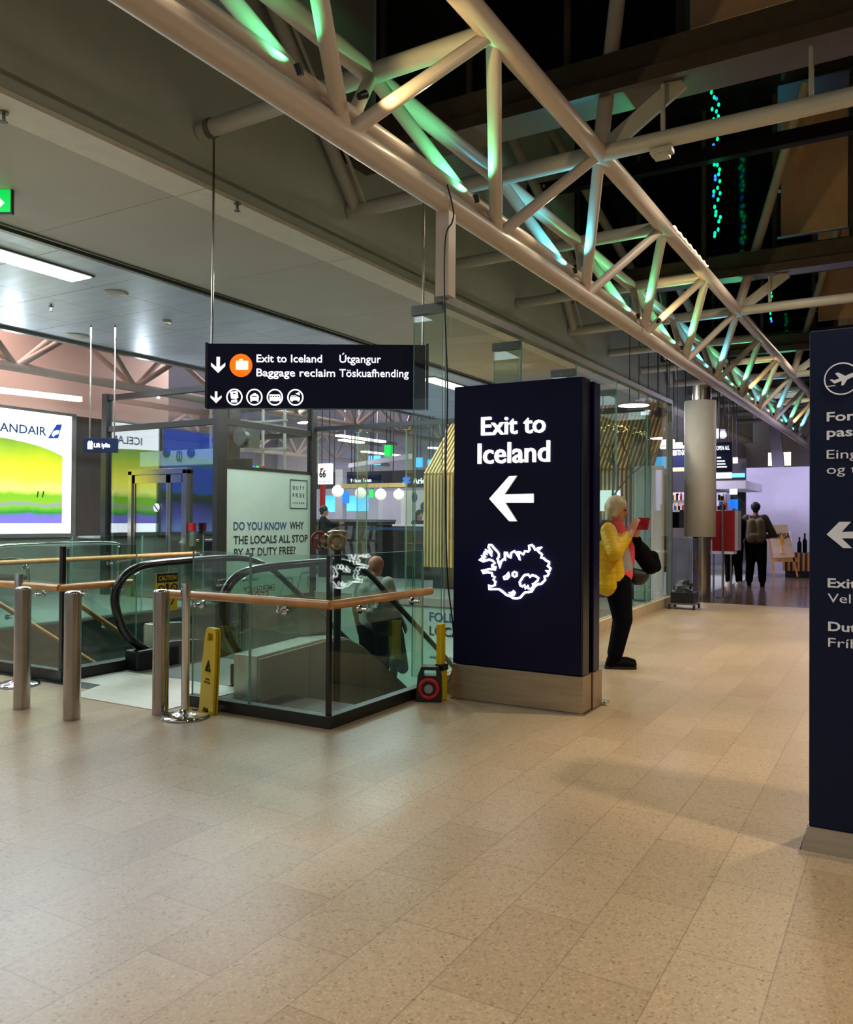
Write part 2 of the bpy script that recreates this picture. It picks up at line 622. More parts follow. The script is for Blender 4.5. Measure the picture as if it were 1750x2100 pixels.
def pane(mb, p0, p1, z0, z1, t=0.012):
    """vertical glass pane from p0 to p1 (x, y); its thin sides take material 1"""
    a, b = Vector((p0[0], p0[1], 0)), Vector((p1[0], p1[1], 0))
    d = (b - a).normalized()
    q = Vector((-d.y, d.x, 0)) * t / 2
    z0, z1 = Vector((0, 0, z0)), Vector((0, 0, z1))
    v = [a - q + z0, b - q + z0, b + q + z0, a + q + z0, a - q + z1, b - q + z1, b + q + z1, a + q + z1]
    mb.add(v, [(0, 1, 5, 4), (2, 3, 7, 6)], 0)
    mb.add(v, [(0, 3, 2, 1), (4, 5, 6, 7), (1, 2, 6, 5), (3, 0, 4, 7)], 1)
    return mb


def circ(c, r, u, v, n=28):
    c, u, v = Vector(c), Vector(u), Vector(v)
    return [c + u * (r * math.cos(2 * PI * k / n)) + v * (r * math.sin(2 * PI * k / n)) for k in range(n)]


def smooth_path(pts, n=6):
    """Catmull-Rom through pts"""
    pts = [Vector(p) for p in pts]
    out = []
    for i in range(len(pts) - 1):
        p0, p1, p2, p3 = pts[max(0, i - 1)], pts[i], pts[i + 1], pts[min(len(pts) - 1, i + 2)]
        for k in range(n):
            t = k / n
            out.append(0.5 * ((2 * p1) + (p2 - p0) * t + (2 * p0 - 5 * p1 + 4 * p2 - p3) * t * t + (3 * p1 - p0 - 3 * p2 + p3) * t ** 3))
    out.append(pts[-1])
    return out


def blob(name, mat, caps, parent, voxel=0.012, smooth=4):
    """one continuous surface grown over tapered limbs: caps = (p0, r0, p1, r1)"""
    mb = MB()
    for p0, r0, p1, r1 in caps:
        p0, p1 = Vector(p0), Vector(p1)
        mb.sphere(p0, r0, 14, 10)
        if (p1 - p0).length > 1e-4:
            mb.sphere(p1, r1, 14, 10)
            mb.cyl(p0, p1, r0, r1, 14)
    o = mb.build(name, mat)
    md = o.modifiers.new('r', 'REMESH')
    md.mode = 'VOXEL'
    md.voxel_size = voxel
    md.use_smooth_shade = True
    ms = o.modifiers.new('s', 'SMOOTH')
    ms.iterations = smooth
    ms.factor = 0.5
    dg = bpy.context.evaluated_depsgraph_get()
    dg.update()
    me = bpy.data.meshes.new_from_object(o.evaluated_get(dg))
    o.modifiers.clear()
    o.data = me
    me.materials.clear()
    me.materials.append(mat)
    if parent:
        o.parent = parent
    return o


def dx(y):
    return 0.015 * (y - 4.5)


# ================================================================== THE SETTING
f = MB()
f.box(-3.42, 9, -7, 14.95, -0.3, 0)
f.box(-9.9, -3.42, -7, 4.5, -0.3, 0)
struct(f, 'floor', m_floor)
f = MB()
f.box(-30, -9.9, -7, 36, -0.3, 0)
f.box(-9.9, -3.42, 12.75, 36, -0.3, 0)
struct(f, 'floor.001', m_pale)
struct(MB().box(-3.42, 9, 14.95, 36, -0.3, 0), 'floor.002', m_dfloor)
struct(MB().box(-10.5, -3.0, 4, 14, -4.7, -4.5), 'floor.003', m_pale)
# edges of the opening in the floor and the walls below it
struct(MB().box(-9.9, -9.86, 4.5, 12.7, -0.46, 0.015), 'trim_1', m_dark)
struct(MB().box(-9.9, -3.42, 12.66, 12.75, -0.11, 0.03), 'trim_2', m_beigew)
struct(MB().box(-3.46, -3.42, 4.5, 12.7, -0.46, -0.002), 'trim_3', m_dark)
struct(MB().box(-9.9, -6.5, 4.5, 4.54, -0.46, -0.002), 'trim_4', m_dark)
wl = MB()
wl.box(-9.9, -3.42, 12.70, 12.75, -4.5, -0.11)
wl.box(-9.9, -9.62, 12.68, 12.70, -4.5, -0.12, 1)
wl.box(-6.1, -6.08, 12.69, 12.70, -4.5, -0.12, 1)
vw = struct(wl, 'wall_void_back', [m_mint, m_dark])
struct(MB().box(-10.0, -9.9, 4.4, 12.7, -4.5, -0.46), 'wall_void_left', M('void_wall', (70, 86, 80), 0.5))
struct(MB().box(-3.42, -3.32, 4.4, 12.7, -4.5, -0.3), 'wall_void_right', M('void_wall_grey', (96, 104, 98), 0.5))
struct(MB().box(-9.9, -3.42, 4.4, 4.5, -4.5, -0.3), 'wall_void_front', m_dark)
text('wall_lettering', 'FOLLOW THE', 0.165, P(881, 1273, Y=12.69), (1, 0, 0), m_inkb, vw, ext=0.002, off=0.01)
text('wall_lettering', 'LOCALS', 0.165, P(881, 1302, Y=12.69), (1, 0, 0), m_ink, vw, ext=0.002, off=0.015)
text('wall_lettering', 'www.dutyfree.is', 0.07, P(881, 1350, Y=12.69), (1, 0, 0), m_ink, vw, ext=0.002)

# upper fascia, lip, soffit and metal ceiling
Y0, Y1 = -6.0, 34.0


def slab(mb, xa, xb, z0, z1, ya=Y0, yb=Y1, mi=0):
    mb.prism([(xa + dx(ya), ya, z0), (xb + dx(ya), ya, z0), (xb + dx(yb), yb, z0), (xa + dx(yb), yb, z0)], (0, 0, z1 - z0), mi)
    return mb


struct(slab(MB(), -5.85, -5.6, 4.50, 8.6), 'wall_left_upper', m_fascia)
lp = MB()
y = Y0
while y < Y1:
    slab(lp, -5.97, -5.585, 4.455, 4.50, y, min(y + 2.285, Y1))
    y += 2.3
struct(lp, 'trim_5', m_lip)
sf = MB()
y = Y0
while y < Y1:
    slab(sf, -8.1, -5.9, 4.47, 4.6, y, min(y + 2.292, Y1))
    y += 2.3
slab(sf, -8.2, -5.6, 4.6, 4.64)
struct(sf, 'ceiling', m_soffit)
tr = MB()
slab(tr, -8.26, -8.19, 4.43, 4.5)
slab(tr, -8.13, -8.1, 4.45, 4.5)
struct(tr, 'trim_6', m_grey)
mc = MB()
y = Y0
while y < Y1:
    for k in range(4):
        slab(mc, -8.27 - 1.06 * (k + 1) + 0.008, -8.27 - 1.06 * k, 4.48, 4.52, y, min(y + 1.19, Y1))
    y += 1.2
slab(mc, -12.55, -8.2, 4.53, 4.6)
struct(mc, 'ceiling.001', m_ceil)
struct(slab(MB(), -12.62, -12.5, 4.42, 5.9), 'trim_7', m_grey)
struct(MB().box(-30, -12.6, -7, 36, 5.9, 6.0), 'ceiling.002', m_hallc)
# the hall at the back and the far walls
struct(MB().box(-15.75, -15.6, -2, 14.2, 0, 5.9), 'wall_left', m_pink)
struct(MB().box(-30, -29.9, -7, 36, 0, 6), 'wall_hall', m_hallc)
struct(MB().box(-30, -3.6, 35, 35.2, 0, 6), 'wall_back', m_lil2)
struct(MB().box(-3.6, 9, 35, 35.2, 0, 9), 'wall_back_right', m_lil)
struct(MB().box(-5.75, -5.6, 27, 35, 0, 4.5), 'wall_shop', m_lil)
# dark roof over the concourse with clerestory windows above each gutter beam
struct(MB().box(-5.9, 9, -7, 36, 8.6, 8.7), 'ceiling.003', m_roof)
struct(MB().box(8.9, 9, -7, 36, 0, 8.6), 'wall_right', M('wall_right_grey', (120, 110, 100), 0.6))
for i, yb in enumerate((1.0, 7.75, 14.45, 21.15, 27.85)):
    g = MB()
    g.box(-5.55, 9, yb - 0.22, yb + 0.3, 5.5, 5.83)
    g.box(-5.55, 9, yb - 0.30, yb - 0.22, 5.43, 5.56)
    g.box(-5.55, 9, yb + 0.25, yb + 0.33, 5.83, 5.98, 0)
    struct(g, 'trim_%d' % (8 + i), m_beam)
    g = MB()
    g.box(-5.5, -1.95, yb + 0.42, yb + 0.46, 5.9, 8.6, 0)
    x = -5.4
    while x < 9:
        g.box(x, x + 0.07, yb + 0.36, yb + 0.44, 5.9, 8.6, 1)
        x += 1.15
    g.box(-1.82, -0.82, yb + 0.40, yb + 0.46, 6.2, 8.3, 2)
    g.box(-0.72, 0.4, yb + 0.40, yb + 0.46, 6.2, 8.3, 2)
    g.box(0.5, 9, yb + 0.42, yb + 0.46, 5.9, 8.6, 0)
    g.box(-5.5, 9, yb + 0.34, yb + 0.46, 5.9, 6.02, 1)
    g.box(-5.5, 9, yb + 0.34, yb + 0.46, 8.3, 8.4, 1)
    struct(g, 'window_%d' % (i + 1), [m_night, m_beam, m_brown])
    g = MB()   # ribbed roof deck leaning down from each clerestory to the next beam
    for k in range(3):
        ya = yb - 5.2 + k * 1.7
        g.box(-5.55, 9, ya, ya + 0.16, 7.4 - k * 0.3, 7.6 - k * 0.3)
    struct(g, 'trim_%d' % (20 + i), m_roof)

# ================================================================== TRUSS
tr_ = empty('roof_truss', (-3.2, 4.0, 4.0), 'cream tubular steel roof truss running diagonally overhead into the distance', 'truss')


def Bn(n):
    y = 4.48 + 2.3 * n
    return Vector((-3.27 + dx(y), y, 4.0))


def Rn(n):
    y = 5.36 + 2.29 * n
    return Vector((-2.60 + dx(y), y, 4.95))


def Ln(n):
    y = 5.40 + 2.29 * n
    return Vector((-3.69 + dx(y), y, 4.95))


NA, NB_ = -3, 12
MB().cyl(Bn(NA), Bn(NB_), 0.088, n=28).build('bottom_chord', m_truss, tr_)
MB().cyl(Rn(NA), Rn(NB_), 0.088, n=28).build('top_chord', m_truss, tr_)
MB().cyl(Ln(NA), Ln(NB_), 0.08, n=28).build('top_chord', m_truss, tr_)
sp = MB()
sp.cyl(Bn(NA) + Vector((-0.04, 0, 0.21)), Bn(NB_) + Vector((-0.04, 0, 0.21)), 0.055, n=20)
sp.build('service_pipe', m_truss, tr_)
for n in range(NA, NB_):
    for T in (Rn, Ln):
        if n > NA:
            MB().cyl(Bn(n), T(n - 1), 0.058, n=18).build('brace', m_truss, tr_)
        MB().cyl(Bn(n), T(n), 0.052, n=18).build('brace', m_truss, tr_)
    main = n % 3 == 1
    a = Rn(n)
    e = Vector((-5.58 + dx(a.y), a.y + 0.06, 4.95))
    mb = MB().cyl(a, e, 0.085 if main else 0.078, n=22)
    if main:
        mb.cyl(a, (8.8, a.y, 4.98), 0.078, n=22)
        for xx in (-1.95, -0.7, 0.8, 3.2):
            mb.cyl((xx, a.y, 4.98), (xx, a.y, 5.46), 0.022, n=10)
    mb.build('cross_tube', m_trussg, tr_)
    if main:
        MB().cyl(e + Vector((0.1, 0, 0)), e + Vector((0.14, -1.95, 2.0)), 0.075, n=18).build('strut', m_trussg, tr_)
        MB().cyl(e + Vector((0.26, -0.02, 0.0)), e + Vector((0.26, -1.95, 2.0)), 0.022, n=10).build('drain_pipe', m_trussg, tr_)
        top = {1: (-2.36, 0, 6.6), 4: (-1.42, 0, 9.1 - 0.6), 7: (-1.4, 0, 8.3)}.get(n, (-1.5, 0, 8.0))
        MB().cyl(a, (top[0], a.y, top[2]), 0.075, n=20).build('strut', m_truss, tr_)
        MB().bar(a + Vector((0.08, 0, 0.05)), a + Vector((0.75, 0.1, 0.55)), 0.05, 0.16).build('strut', m_trussg, tr_)
    # clamp and small floodlight base at the node
    MB().cyl(e + Vector((0.10, 0, 0)), e + Vector((0.16, 0, 0)), 0.088, n=22).build('pipe_clamp', m_grey, tr_) if n == 0 else None
# high rafters behind the truss, further left
for i, (p, q) in enumerate((((760, 0), (1001, 324)), ((1051, 283), (1175, 545)), ((1130, 267), (1300, 560)), ((1290, 400), (1420, 640)))):
    a, b = P(*p, Y=9.6 + 2.0 * i), P(*q, Y=10.6 + 2.0 * i)
    MB().cyl(a, b, 0.075, n=18).build('rafter', m_trussg, tr_)
hp = MB()
hp.box(-3.32, -3.2, 5.82, 5.94, 3.24, 3.98)
hp.build('hanger_post', m_truss, tr_)
# colour floodlights clipped to the service pipe, lighting the braces
LC = {'green': (0.12, 1.0, 0.42), 'cyan': (0.1, 0.74, 1.0), 'warm': (1.0, 0.76, 0.34)}
for n, c in ((0, 'green'), (1, 'green'), (2, 'cyan'), (3, 'green'), (4, 'green'), (5, 'cyan'), (6, 'green'), (7, 'green'), (8, 'cyan'), (9, 'green'), (10, 'cyan'), (100, 'warm'), (103, 'warm'), (106, 'warm'), (109, 'warm')):
    if c == 'warm':
        b, tgt = Bn(n - 100), Rn(n - 100)
        p0, q0 = b + Vector((0.26, -0.12, 0.16)), tgt.lerp(b, 0.35)
    else:
        b = Bn(n)
        p0, q0 = b + Vector((0.10, -0.62, 0.16)), b + Vector((-0.02, -0.95, 1.0))
    d = (q0 - p0).normalized()
    fo = MB().cyl(p0 - d * 0.07, p0 - d * 0.005, 0.022, 0.028, n=12).build('truss_floodlight', m_black)
    tag(fo, 'small colour floodlight at a lower truss joint shining up a brace', 'floodlight', 'truss floodlights')
    spot('truss_spot', p0 + d * 0.01, q0, {'green': 34, 'cyan': 40, 'warm': 40}[c] * (0.45 if n == 0 else 1), LC[c], 70 if c == 'warm' else 130, 0.6, 0.02)
for n in (-1, 0, 1, 3):
    b = Bn(n) + Vector((0.30, 0.9, 0.45))
    spot('truss_wash', b, Bn(n) + Vector((0.0, 0.2, 0)), 9, (1, 0.8, 0.5), 110, 0.9, 0.04)

# warm LED tape along the upper chord, green LED reflections built as bead strings behind the cross tube
bd = MB()
for k in range(46):
    t = k / 45
    p = Rn(2).lerp(Rn(3), 0.05 + 0.8 * t) + Vector((0.09, 0, 0.03 + 0.01 * math.sin(k)))
    bd.sphere(p, 0.011, 6, 4)
fl = tag(bd.build('fairy_light_string', m_warmled), 'warm white fairy lights wrapped along the upper truss chord', 'string lights')


def led_reflection(pts, label, n=26, seed=1):  # reflections of LED strips in the roof glazing, modelled as glowing beads
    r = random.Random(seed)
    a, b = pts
    root = empty('led_reflection', a, label, 'string lights', None)
    MB().cyl(a, b, 0.006, n=6).build('bead_wire', m_black, root)
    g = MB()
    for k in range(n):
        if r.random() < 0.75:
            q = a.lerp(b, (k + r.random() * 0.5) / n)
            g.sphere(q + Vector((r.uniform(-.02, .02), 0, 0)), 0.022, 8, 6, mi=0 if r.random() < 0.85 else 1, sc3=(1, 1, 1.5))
    g.build('glint_bead', [m_led, m_ledb], root)['kind'] = 'stuff'


led_reflection((P(1462, 178, Y=13.6), P(1468, 494, Y=13.6)), 'longer reflection of green LEDs, built as a bead string behind the high cross tube', 30, 3)
led_reflection((P(1472, 200, Y=13.7), P(1476, 490, Y=13.7)), 'reflection of green LEDs, built as a bead string close beside the longer one', 24, 9)
led_reflection((P(1211, -20, Y=9.5), P(1212, 40, Y=9.5)), 'short green LED reflection, built as a bead string at the top edge above the truss', 6, 5)
led_reflection((P(1583, 575, Y=20.2), P(1581, 665, Y=20.2)), 'short green LED reflection, built as a bead string far down the concourse roof', 12, 6)
# small junction box under the cross tube, cable, hanging globes
jb = MB()
c = P(1358, 312, Y=7.65)
jb.box(c.x - 0.1, c.x + 0.1, c.y - 0.06, c.y + 0.06, c.z - 0.02, c.z + 0.03)
jb.box(c.x - 0.07, c.x + 0.07, c.y - 0.05, c.y + 0.05, c.z - 0.06, c.z - 0.02)
jb.cyl((c.x, c.y, c.z + 0.03), (c.x, c.y, c.z + 0.12), 0.012)
tag(jb.build('floodlight', m_trussg, None, 0.006), 'small pale square floodlight hung under the long cross tube', 'floodlight')
cb = smooth_path([Vector((-3.15, 5.7, 4.08)), P(930, 430, X=-3.15), P(928, 455, X=-3.16), P(914, 490, X=-3.18), P(912, 620, X=-3.18), P(918, 800, X=-3.18), P(914, 1000, X=-3.18),
                  P(918, 1180, X=-3.2), P(929, 1280, X=-3.2), P(932, 1350, X=-3.2), P(922, 1392, X=-3.2), P(908, 1402, X=-3.22)], 8)
tag(MB().tube(cb, 0.0065, 8).build('power_cable', m_cable), 'thin black power cable dropping from the truss beside the glass to the reel', 'cable')

# ================================================================== GLASS WALL BESIDE THE CONCOURSE
gw = empty('glass_wall', (-3.3, 5.95, 0), 'tall frameless glass wall behind the big navy exit sign', 'glass wall')


def gx(y):
    return -3.30 - 0.024 * (y - 5.95)


ys = [5.95, 7.6, 9.3, 11.0, 12.7, 14.25]
for a, b in zip(ys[:-1], ys[1:]):
    pane(MB(), (gx(a), a + 0.01), (gx(b), b - 0.01), 0.15, 3.26 + 0.018 * (a - 5.95)).build('glass_pane', [m_glass, m_edge], gw)
for y in ys[:-1]:
    mb = MB()
    pane(mb, (gx(y) - 0.02, y), (gx(y) - 0.30, y), 0.1, 3.2, 0.015)
    mb.build('glass_fin', [m_bal, m_edge], gw)
    MB().box(gx(y) - 0.31, gx(y) - 0.01, y - 0.03, y + 0.03, 3.14, 3.22).build('fin_bracket', m_grey, gw)
hd = MB()
hd.prism([(gx(5.9) - 0.05, 5.85, 3.2), (gx(5.9) + 0.04, 5.85, 3.2), (gx(14.3) + 0.04, 14.3, 3.42), (gx(14.3) - 0.05, 14.3, 3.42)], (0, 0, 0.07))
hd.build('head_channel', m_grey, gw)
kb = MB()
kb.prism([(gx(5.9) - 0.05, 5.9, 0), (gx(5.9) + 0.06, 5.9, 0), (gx(14.3) + 0.06, 14.3, 0), (gx(14.3) - 0.05, 14.3, 0)], (0, 0, 0.15))
kb.build('base_kerb', M('kerb_stone', (190, 172, 140), 0.5), gw)
MB().box(gx(14.25) - 0.05, gx(14.25) + 0.04, 14.24, 14.31, 0, 3.44).build('end_post', m_grey, gw)

gs = empty('glass_screen', (-6.8, 12.7, 0), 'glass screen with green edged fins across the far end of the stair void', 'glass screen')
xs_ = [-9.85, -8.93, -7.85, -6.5, -5.1, -3.5]
for a, b in zip(xs_[:-1], xs_[1:]):
    pane(MB(), (a + 0.01, 12.72), (b - 0.01, 12.72), 0.03, 3.12).build('glass_pane', [m_glass, m_edge], gs)
    mb = MB()
    pane(mb, (b, 12.74), (b, 13.05), 0.03, 3.1, 0.02)
    mb.build('glass_fin', [m_bal, m_edge], gs)
    MB().box(b - 0.06, b + 0.06, 12.69, 12.78, 3.06, 3.14).build('fin_bracket', m_chrome, gs)
MB().box(-9.9, -3.5, 12.68, 12.77, 3.12, 3.2).build('head_rail', m_dark, gs)

# ================================================================== BALUSTRADES
def bracket(root, p, d, up=0.05):
    """p on the glass face, d = direction out to the rail"""
    p, d = Vector(p), Vector(d).normalized()
    g = MB()
    g.cyl(p, p + d * 0.016, 0.03, n=16)
    g.cyl(p + d * 0.016, p + d * 0.075, 0.012, n=10)
    g.sphere(p + d * 0.075, 0.017, 10, 8)
    g.cyl(p + d * 0.075, p + d * 0.075 + Vector((0, 0, up)), 0.009, n=8)
    g.build('handrail_bracket', m_chrome, root)


def rail(root, pts, r=0.031):
    MB().tube(pts, r, 18).build('handrail', m_wood, root)


ba = empty('glass_balustrade', (-3.4, 4.53, 0), 'glass balustrade with an oak handrail meeting at the corner beside the escalator', 'balustrade')
for p, q in (((-4.69, 4.53), (-4.12, 4.53)), ((-4.11, 4.53), (-3.42, 4.53)), ((-3.4, 4.55), (-3.4, 5.78))):
    pane(MB(), p, q, 0.06, 1.172, 0.018).build('glass_panel', [m_bal, m_edge], ba)
bs = MB()
bs.box(-4.72, -3.36, 4.49, 4.57, 0, 0.085)
bs.box(-3.44, -3.36, 4.57, 5.92, 0, 0.085)
bs.build('base_channel', m_dark, ba, 0.004)
MB().box(-3.418, -3.388, 4.515, 4.545, 0.06, 1.175).build('corner_seal', m_rubber, ba)
rail(ba, [(-4.87, 4.455, 0.845), (-3.335, 4.455, 0.845)])
rail(ba, [(-3.325, 4.44, 0.845), (-3.325, 5.78, 0.845)])
for x in (-4.58, -3.78):
    bracket(ba, (x, 4.52, 0.775), (0, -1, 0))
for y in (4.86, 5.58):
    bracket(ba, (-3.39, y, 0.775), (1, 0, 0))

bl = empty('glass_balustrade', (-6.33, 4.58, 0), 'glass corner balustrade with reddish oak rail behind the two outer bollards', 'balustrade')
for p, q in (((-7.30, 4.6), (-6.36, 4.6)), ((-6.33, 4.62), (-6.40, 5.45))):
    pane(MB(), p, q, 0.06, 1.17, 0.018).build('glass_panel', [m_bal, m_edge], bl)
bs = MB()
bs.box(-7.32, -6.29, 4.56, 4.64, 0, 0.10)
bs.box(-6.42, -6.29, 4.64, 5.5, 0, 0.10)
bs.build('base_channel', m_dark, bl, 0.004)
MB().box(-6.36, -6.32, 4.585, 4.62, 0.06, 1.172).build('corner_seal', m_rubber, bl)
rail(bl, [(-7.17, 4.53, 0.815), (-6.28, 4.53, 0.815)])
rail(bl, [(-6.27, 4.52, 0.815), (-6.32, 5.32, 0.815)])
bracket(bl, (-6.58, 4.59, 0.745), (0, -1, 0))
bracket(bl, (-6.34, 4.78, 0.745), (1, 0, 0))
bracket(bl, (-6.37, 5.2, 0.745), (1, 0, 0))

bf = empty('glass_balustrade', (-9.9, 7.0, 0), 'long glass balustrade with a straight oak rail on the far side of the stairs', 'balustrade')
for a, b in ((4.6, 5.9), (5.92, 7.3), (7.32, 8.5), (8.52, 9.75)):
    pane(MB(), (-9.88, a), (-9.88, b), 0.02, 1.16, 0.018).build('glass_panel', [m_bal, m_edge], bf)
MB().box(-9.93, -9.84, 4.6, 10.1, 0.0, 0.03).build('base_channel', m_grey, bf)
rail(bf, [(-9.80, 4.6, 0.84), (-9.80, 9.5, 0.86)], 0.033)
for y in (5.2, 6.6, 7.9, 8.9, 9.4):
    bracket(bf, (-9.87, y, 0.77), (1, 0, 0))

# ================================================================== STAIRS
st = empty('staircase', (-8.4, 5.0, 0), 'dark staircase with sloping oak handrails going down beside the escalator', 'stairs')
g = MB()
for k in range(15):
    g.box(-9.3, -7.5, 4.9 + 0.27 * k, 5.17 + 0.27 * k, -0.18 * (k + 1) - 0.25, -0.18 * (k + 1) + 0.01)
g.build('steps', m_dark, st)
MB().box(-9.84, -7.4, 4.54, 4.9, -0.3, -0.002).build('landing', m_pale, st)
for x in (-7.5, -9.3):
    MB().prism([(x - 0.02, 4.9, -0.1), (x - 0.02, 9.2, -2.95), (x - 0.02, 9.2, -3.3), (x - 0.02, 4.9, -0.5)], (0.04, 0, 0)).build('stringer', m_grey, st)
    mb = MB()
    z_ = lambda y: 0.47 - 0.675 * (y - 5.75)
    for a, b in ((5.7, 6.8), (6.82, 8.4)):
        e = 0.12
        mb.add([(x, a, z_(a) - 0.75), (x, b, z_(b) - 0.75), (x, b, z_(b) + 0.12), (x, a, z_(a) + 0.12)], [(0, 1, 2, 3)], 0)
    mb.build('glass_panel', [m_bal], st)
    xr = x - 0.09 if x > -8 else x + 0.09
    MB().tube([(xr, 5.72, z_(5.72)), (xr, 8.8, z_(8.8))], 0.028, 16).build('handrail', m_wood, st)
    for y in (6.0, 6.9, 7.9):
        bracket(st, (x, y, z_(y) - 0.075), (-1 if x > -8 else 1, 0, 0))

# ================================================================== ESCALATOR
es = empty('escalator', (-5.5, 5.2, 0), 'descending escalator with black handrails and glass sides', 'escalator')
HP = [(5.55, .13), (5.33, .22), (5.16, .38), (5.07, .58), (5.06, .73), (5.13, .86), (5.28, .95), (5.5, .985), (6.0, 1.0), (6.6, 1.0), (6.95, .95), (7.25, .82), (7.62, .575), (8.78, -.2), (12.0, -2.33)]
DP = [(4.88, .35), (5.7, .385), (6.05, .36), (6.32, .245), (6.66, .03), (7.2, -.33), (12.0, -3.5)]


def dz(y):
    for (a, za), (b, zb) in zip(DP[:-1], DP[1:]):
        if a <= y <= b:
            return za + (zb - za) * (y - a) / (b - a)
    return DP[0][1] if y < DP[0][0] else DP[-1][1]


low = [(12.0, -4.4), (7.0, -1.1), (6.0, -0.5)]
for xa, xb, xc, xi, ys_ in ((-4.60, -4.36, -4.33, -4.97, 4.88), (-6.32, -6.48, -6.50, -6.15, 5.62)):
    prof = [(ys_, dz(ys_))] + [p for p in DP if p[0] > ys_ + 0.02]
    tail = low + [(ys_, -0.29)]
    MB().prism([(xa, y, z) for y, z in prof + tail], (xb - xa, 0, 0)).build('deck', [m_deck], es, 0.008)
    yi = max(ys_, 5.62)
    pin = [(yi, dz(yi) - 0.16)] + [(y, z - 0.16) for y, z in DP if y > yi + 0.02]
    MB().prism([(xi, y, z) for y, z in pin + low + [(yi, -0.29)]], (xa - xi, 0, 0)).build('inner_skirt', m_grey, es)
    g = MB()
    segs = [ys_, 5.75, 6.3, 7.4, 12.0] if ys_ > 5 else [4.88, 5.5, 6.3, 7.4, 12.0]
    for a, b in zip(segs[:-1], segs[1:]):
        top = [(a + 0.003, dz(a) - 0.02)] + [(y, z - 0.02) for y, z in DP if a < y < b] + [(b - 0.003, dz(b) - 0.02)]
        bot = [(b - 0.003, dz(b) - 1.0 if b > 7 else -0.29), (a + 0.003, dz(a) - 1.0 if a > 7 else -0.29)]
        g.prism([(xb, y, z) for y, z in top + bot], (xc - xb, 0, 0))
    g.build('side_cladding', m_clad, es)
for x in (-4.9, -6.22):
    hp_ = smooth_path([(x, y, z) for y, z in HP], 6)
    MB().tube(hp_, 0.04, 14, sy=0.75).build('moving_handrail', m_rubber, es)
    gp = [(p.y, p.z) for p in hp_]
    lowp = [(y, z + 0.0) for y, z in DP if y > 5.6][::-1]
    g = MB()
    poly = [(y + (0.05 if z > .15 and y < 5.5 else 0.0), z - (0.035 if y > 5.2 else 0)) for y, z in gp] + lowp
    g.prism([(x - 0.006, y, z) for y, z in poly], (0.012, 0, 0))
    g.build('glass_side', [m_bal], es)
    g = MB()
    g.box(x - 0.09, x + 0.09, 5.24, 5.75, 0.0, 0.19)
    g.build('newel_base', m_black, es, 0.02)
g = MB()
g.box(-6.15, -4.97, 5.2, 6.2, -0.3, 0.004)
g.build('comb_plate', m_grey, es)
g = MB()
for k in range(18):
    ya = 6.2 + 0.4 * k
    zz = 0.0 if k < 1 else -0.07 if k < 2 else -0.07 - 0.266 * (k - 1)
    g.box(-6.15, -4.97, ya, ya + 0.41, zz - 0.3, zz - 0.01)
g.build('steps', m_dark, es)
# writing on the escalator glass, read from the far side
cl = MB()
a = P(342, 1213, X=-6.2)
cl.box(-6.205, -6.195, a.y - 0.13, a.y + 0.13, a.z - 0.19, a.z + 0.18)
clo = cl.build('caution_label', m_ylab, es)
MB().box(-6.192, -6.190, a.y - 0.13, a.y + 0.13, a.z + 0.09, a.z + 0.18).build('label_band', m_ink, clo)
text('label_lettering', 'CAUTION', 0.045, (-6.189, a.y - 0.11, a.z + 0.112), (0, 1, 0), m_ylab, clo, w=0.22, ext=0.002, off=0.01)
g = MB()
for yy, zz in ((-0.075, 0.02), (0.085, 0.03)):
    g.tube([(-6.19, a.y + yy + 0.04 * math.cos(k * PI / 8), a.z + zz + 0.04 * math.sin(k * PI / 8)) for k in range(16)], 0.006, 6, True)
    g.bar((-6.19, a.y + yy - 0.03, a.z + zz + 0.03), (-6.19, a.y + yy + 0.03, a.z + zz - 0.03), 0.006, 0.006)
g.cyl((-6.195, a.y, a.z + 0.06), (-6.187, a.y, a.z + 0.06), 0.018)
g.bar((-6.19, a.y, a.z + 0.045), (-6.19, a.y, a.z - 0.05), 0.035, 0.006)
g.bar((-6.19, a.y - 0.06, a.z - 0.05), (-6.19, a.y + 0.06, a.z - 0.05), 0.01, 0.006)
for k in range(3):
    g.bar((-6.19, a.y - 0.05 + 0.05 * k, a.z - 0.13), (-6.19, a.y - 0.02 + 0.05 * k, a.z - 0.08), 0.012, 0.006)
g.build('label_pictogram', m_ink, clo)
for s, h, (px, py), wd, mt in (('EMERGENCY', 0.055, (563, 1210), 0.40, m_inkr), ('STOP', 0.075, (551, 1228), 0.25, m_inkr), ('BUTTON', 0.05, (540, 1250), 0.2, m_inkr), ('campus', 0.035, (530, 1190), 0.2, m_ink)):
    a = P(px, py, X=-4.92)
    text('glass_lettering', s, h, a, (0, -1, 0), mt, es, w=wd, ext=0.001, off=0.008, n=(1, 0, 0))
a = P(497, 1265, X=-4.92)
g = MB()
g.tube([Vector((a.x, a.y + 0.14 * math.cos(k * PI / 16), a.z + 0.14 * math.sin(k * PI / 16))) for k in range(32)], 0.006, 6, True)
for k in range(15):
    t = PI * 0.05 + k * 2 * PI / 17
    q = Vector((a.x, a.y + 0.10 * math.cos(t), a.z + 0.10 * math.sin(t)))
    g.bar(q, q + Vector((0, 0.022 * math.cos(t), 0.022 * math.sin(t))), 0.006, 0.012)
g.bar(a + Vector((0, -0.1, 0)), a + Vector((0, 0.1, -0.02)), 0.004, 0.004)
g.build('round_stamp', m_inkb, es)
a = P(519, 1283, X=-4.92)
g = MB()
g.bar(a + Vector((0, 0, 0.1)), a + Vector((0, 0, -0.02)), 0.004, 0.02)
g.prism([a + Vector((0, -0.03, -0.01)), a + Vector((0, 0.03, -0.01)), a + Vector((0, 0, -0.06))], (0.004, 0, 0))
g.build('stop_arrow', m_inkr, es)
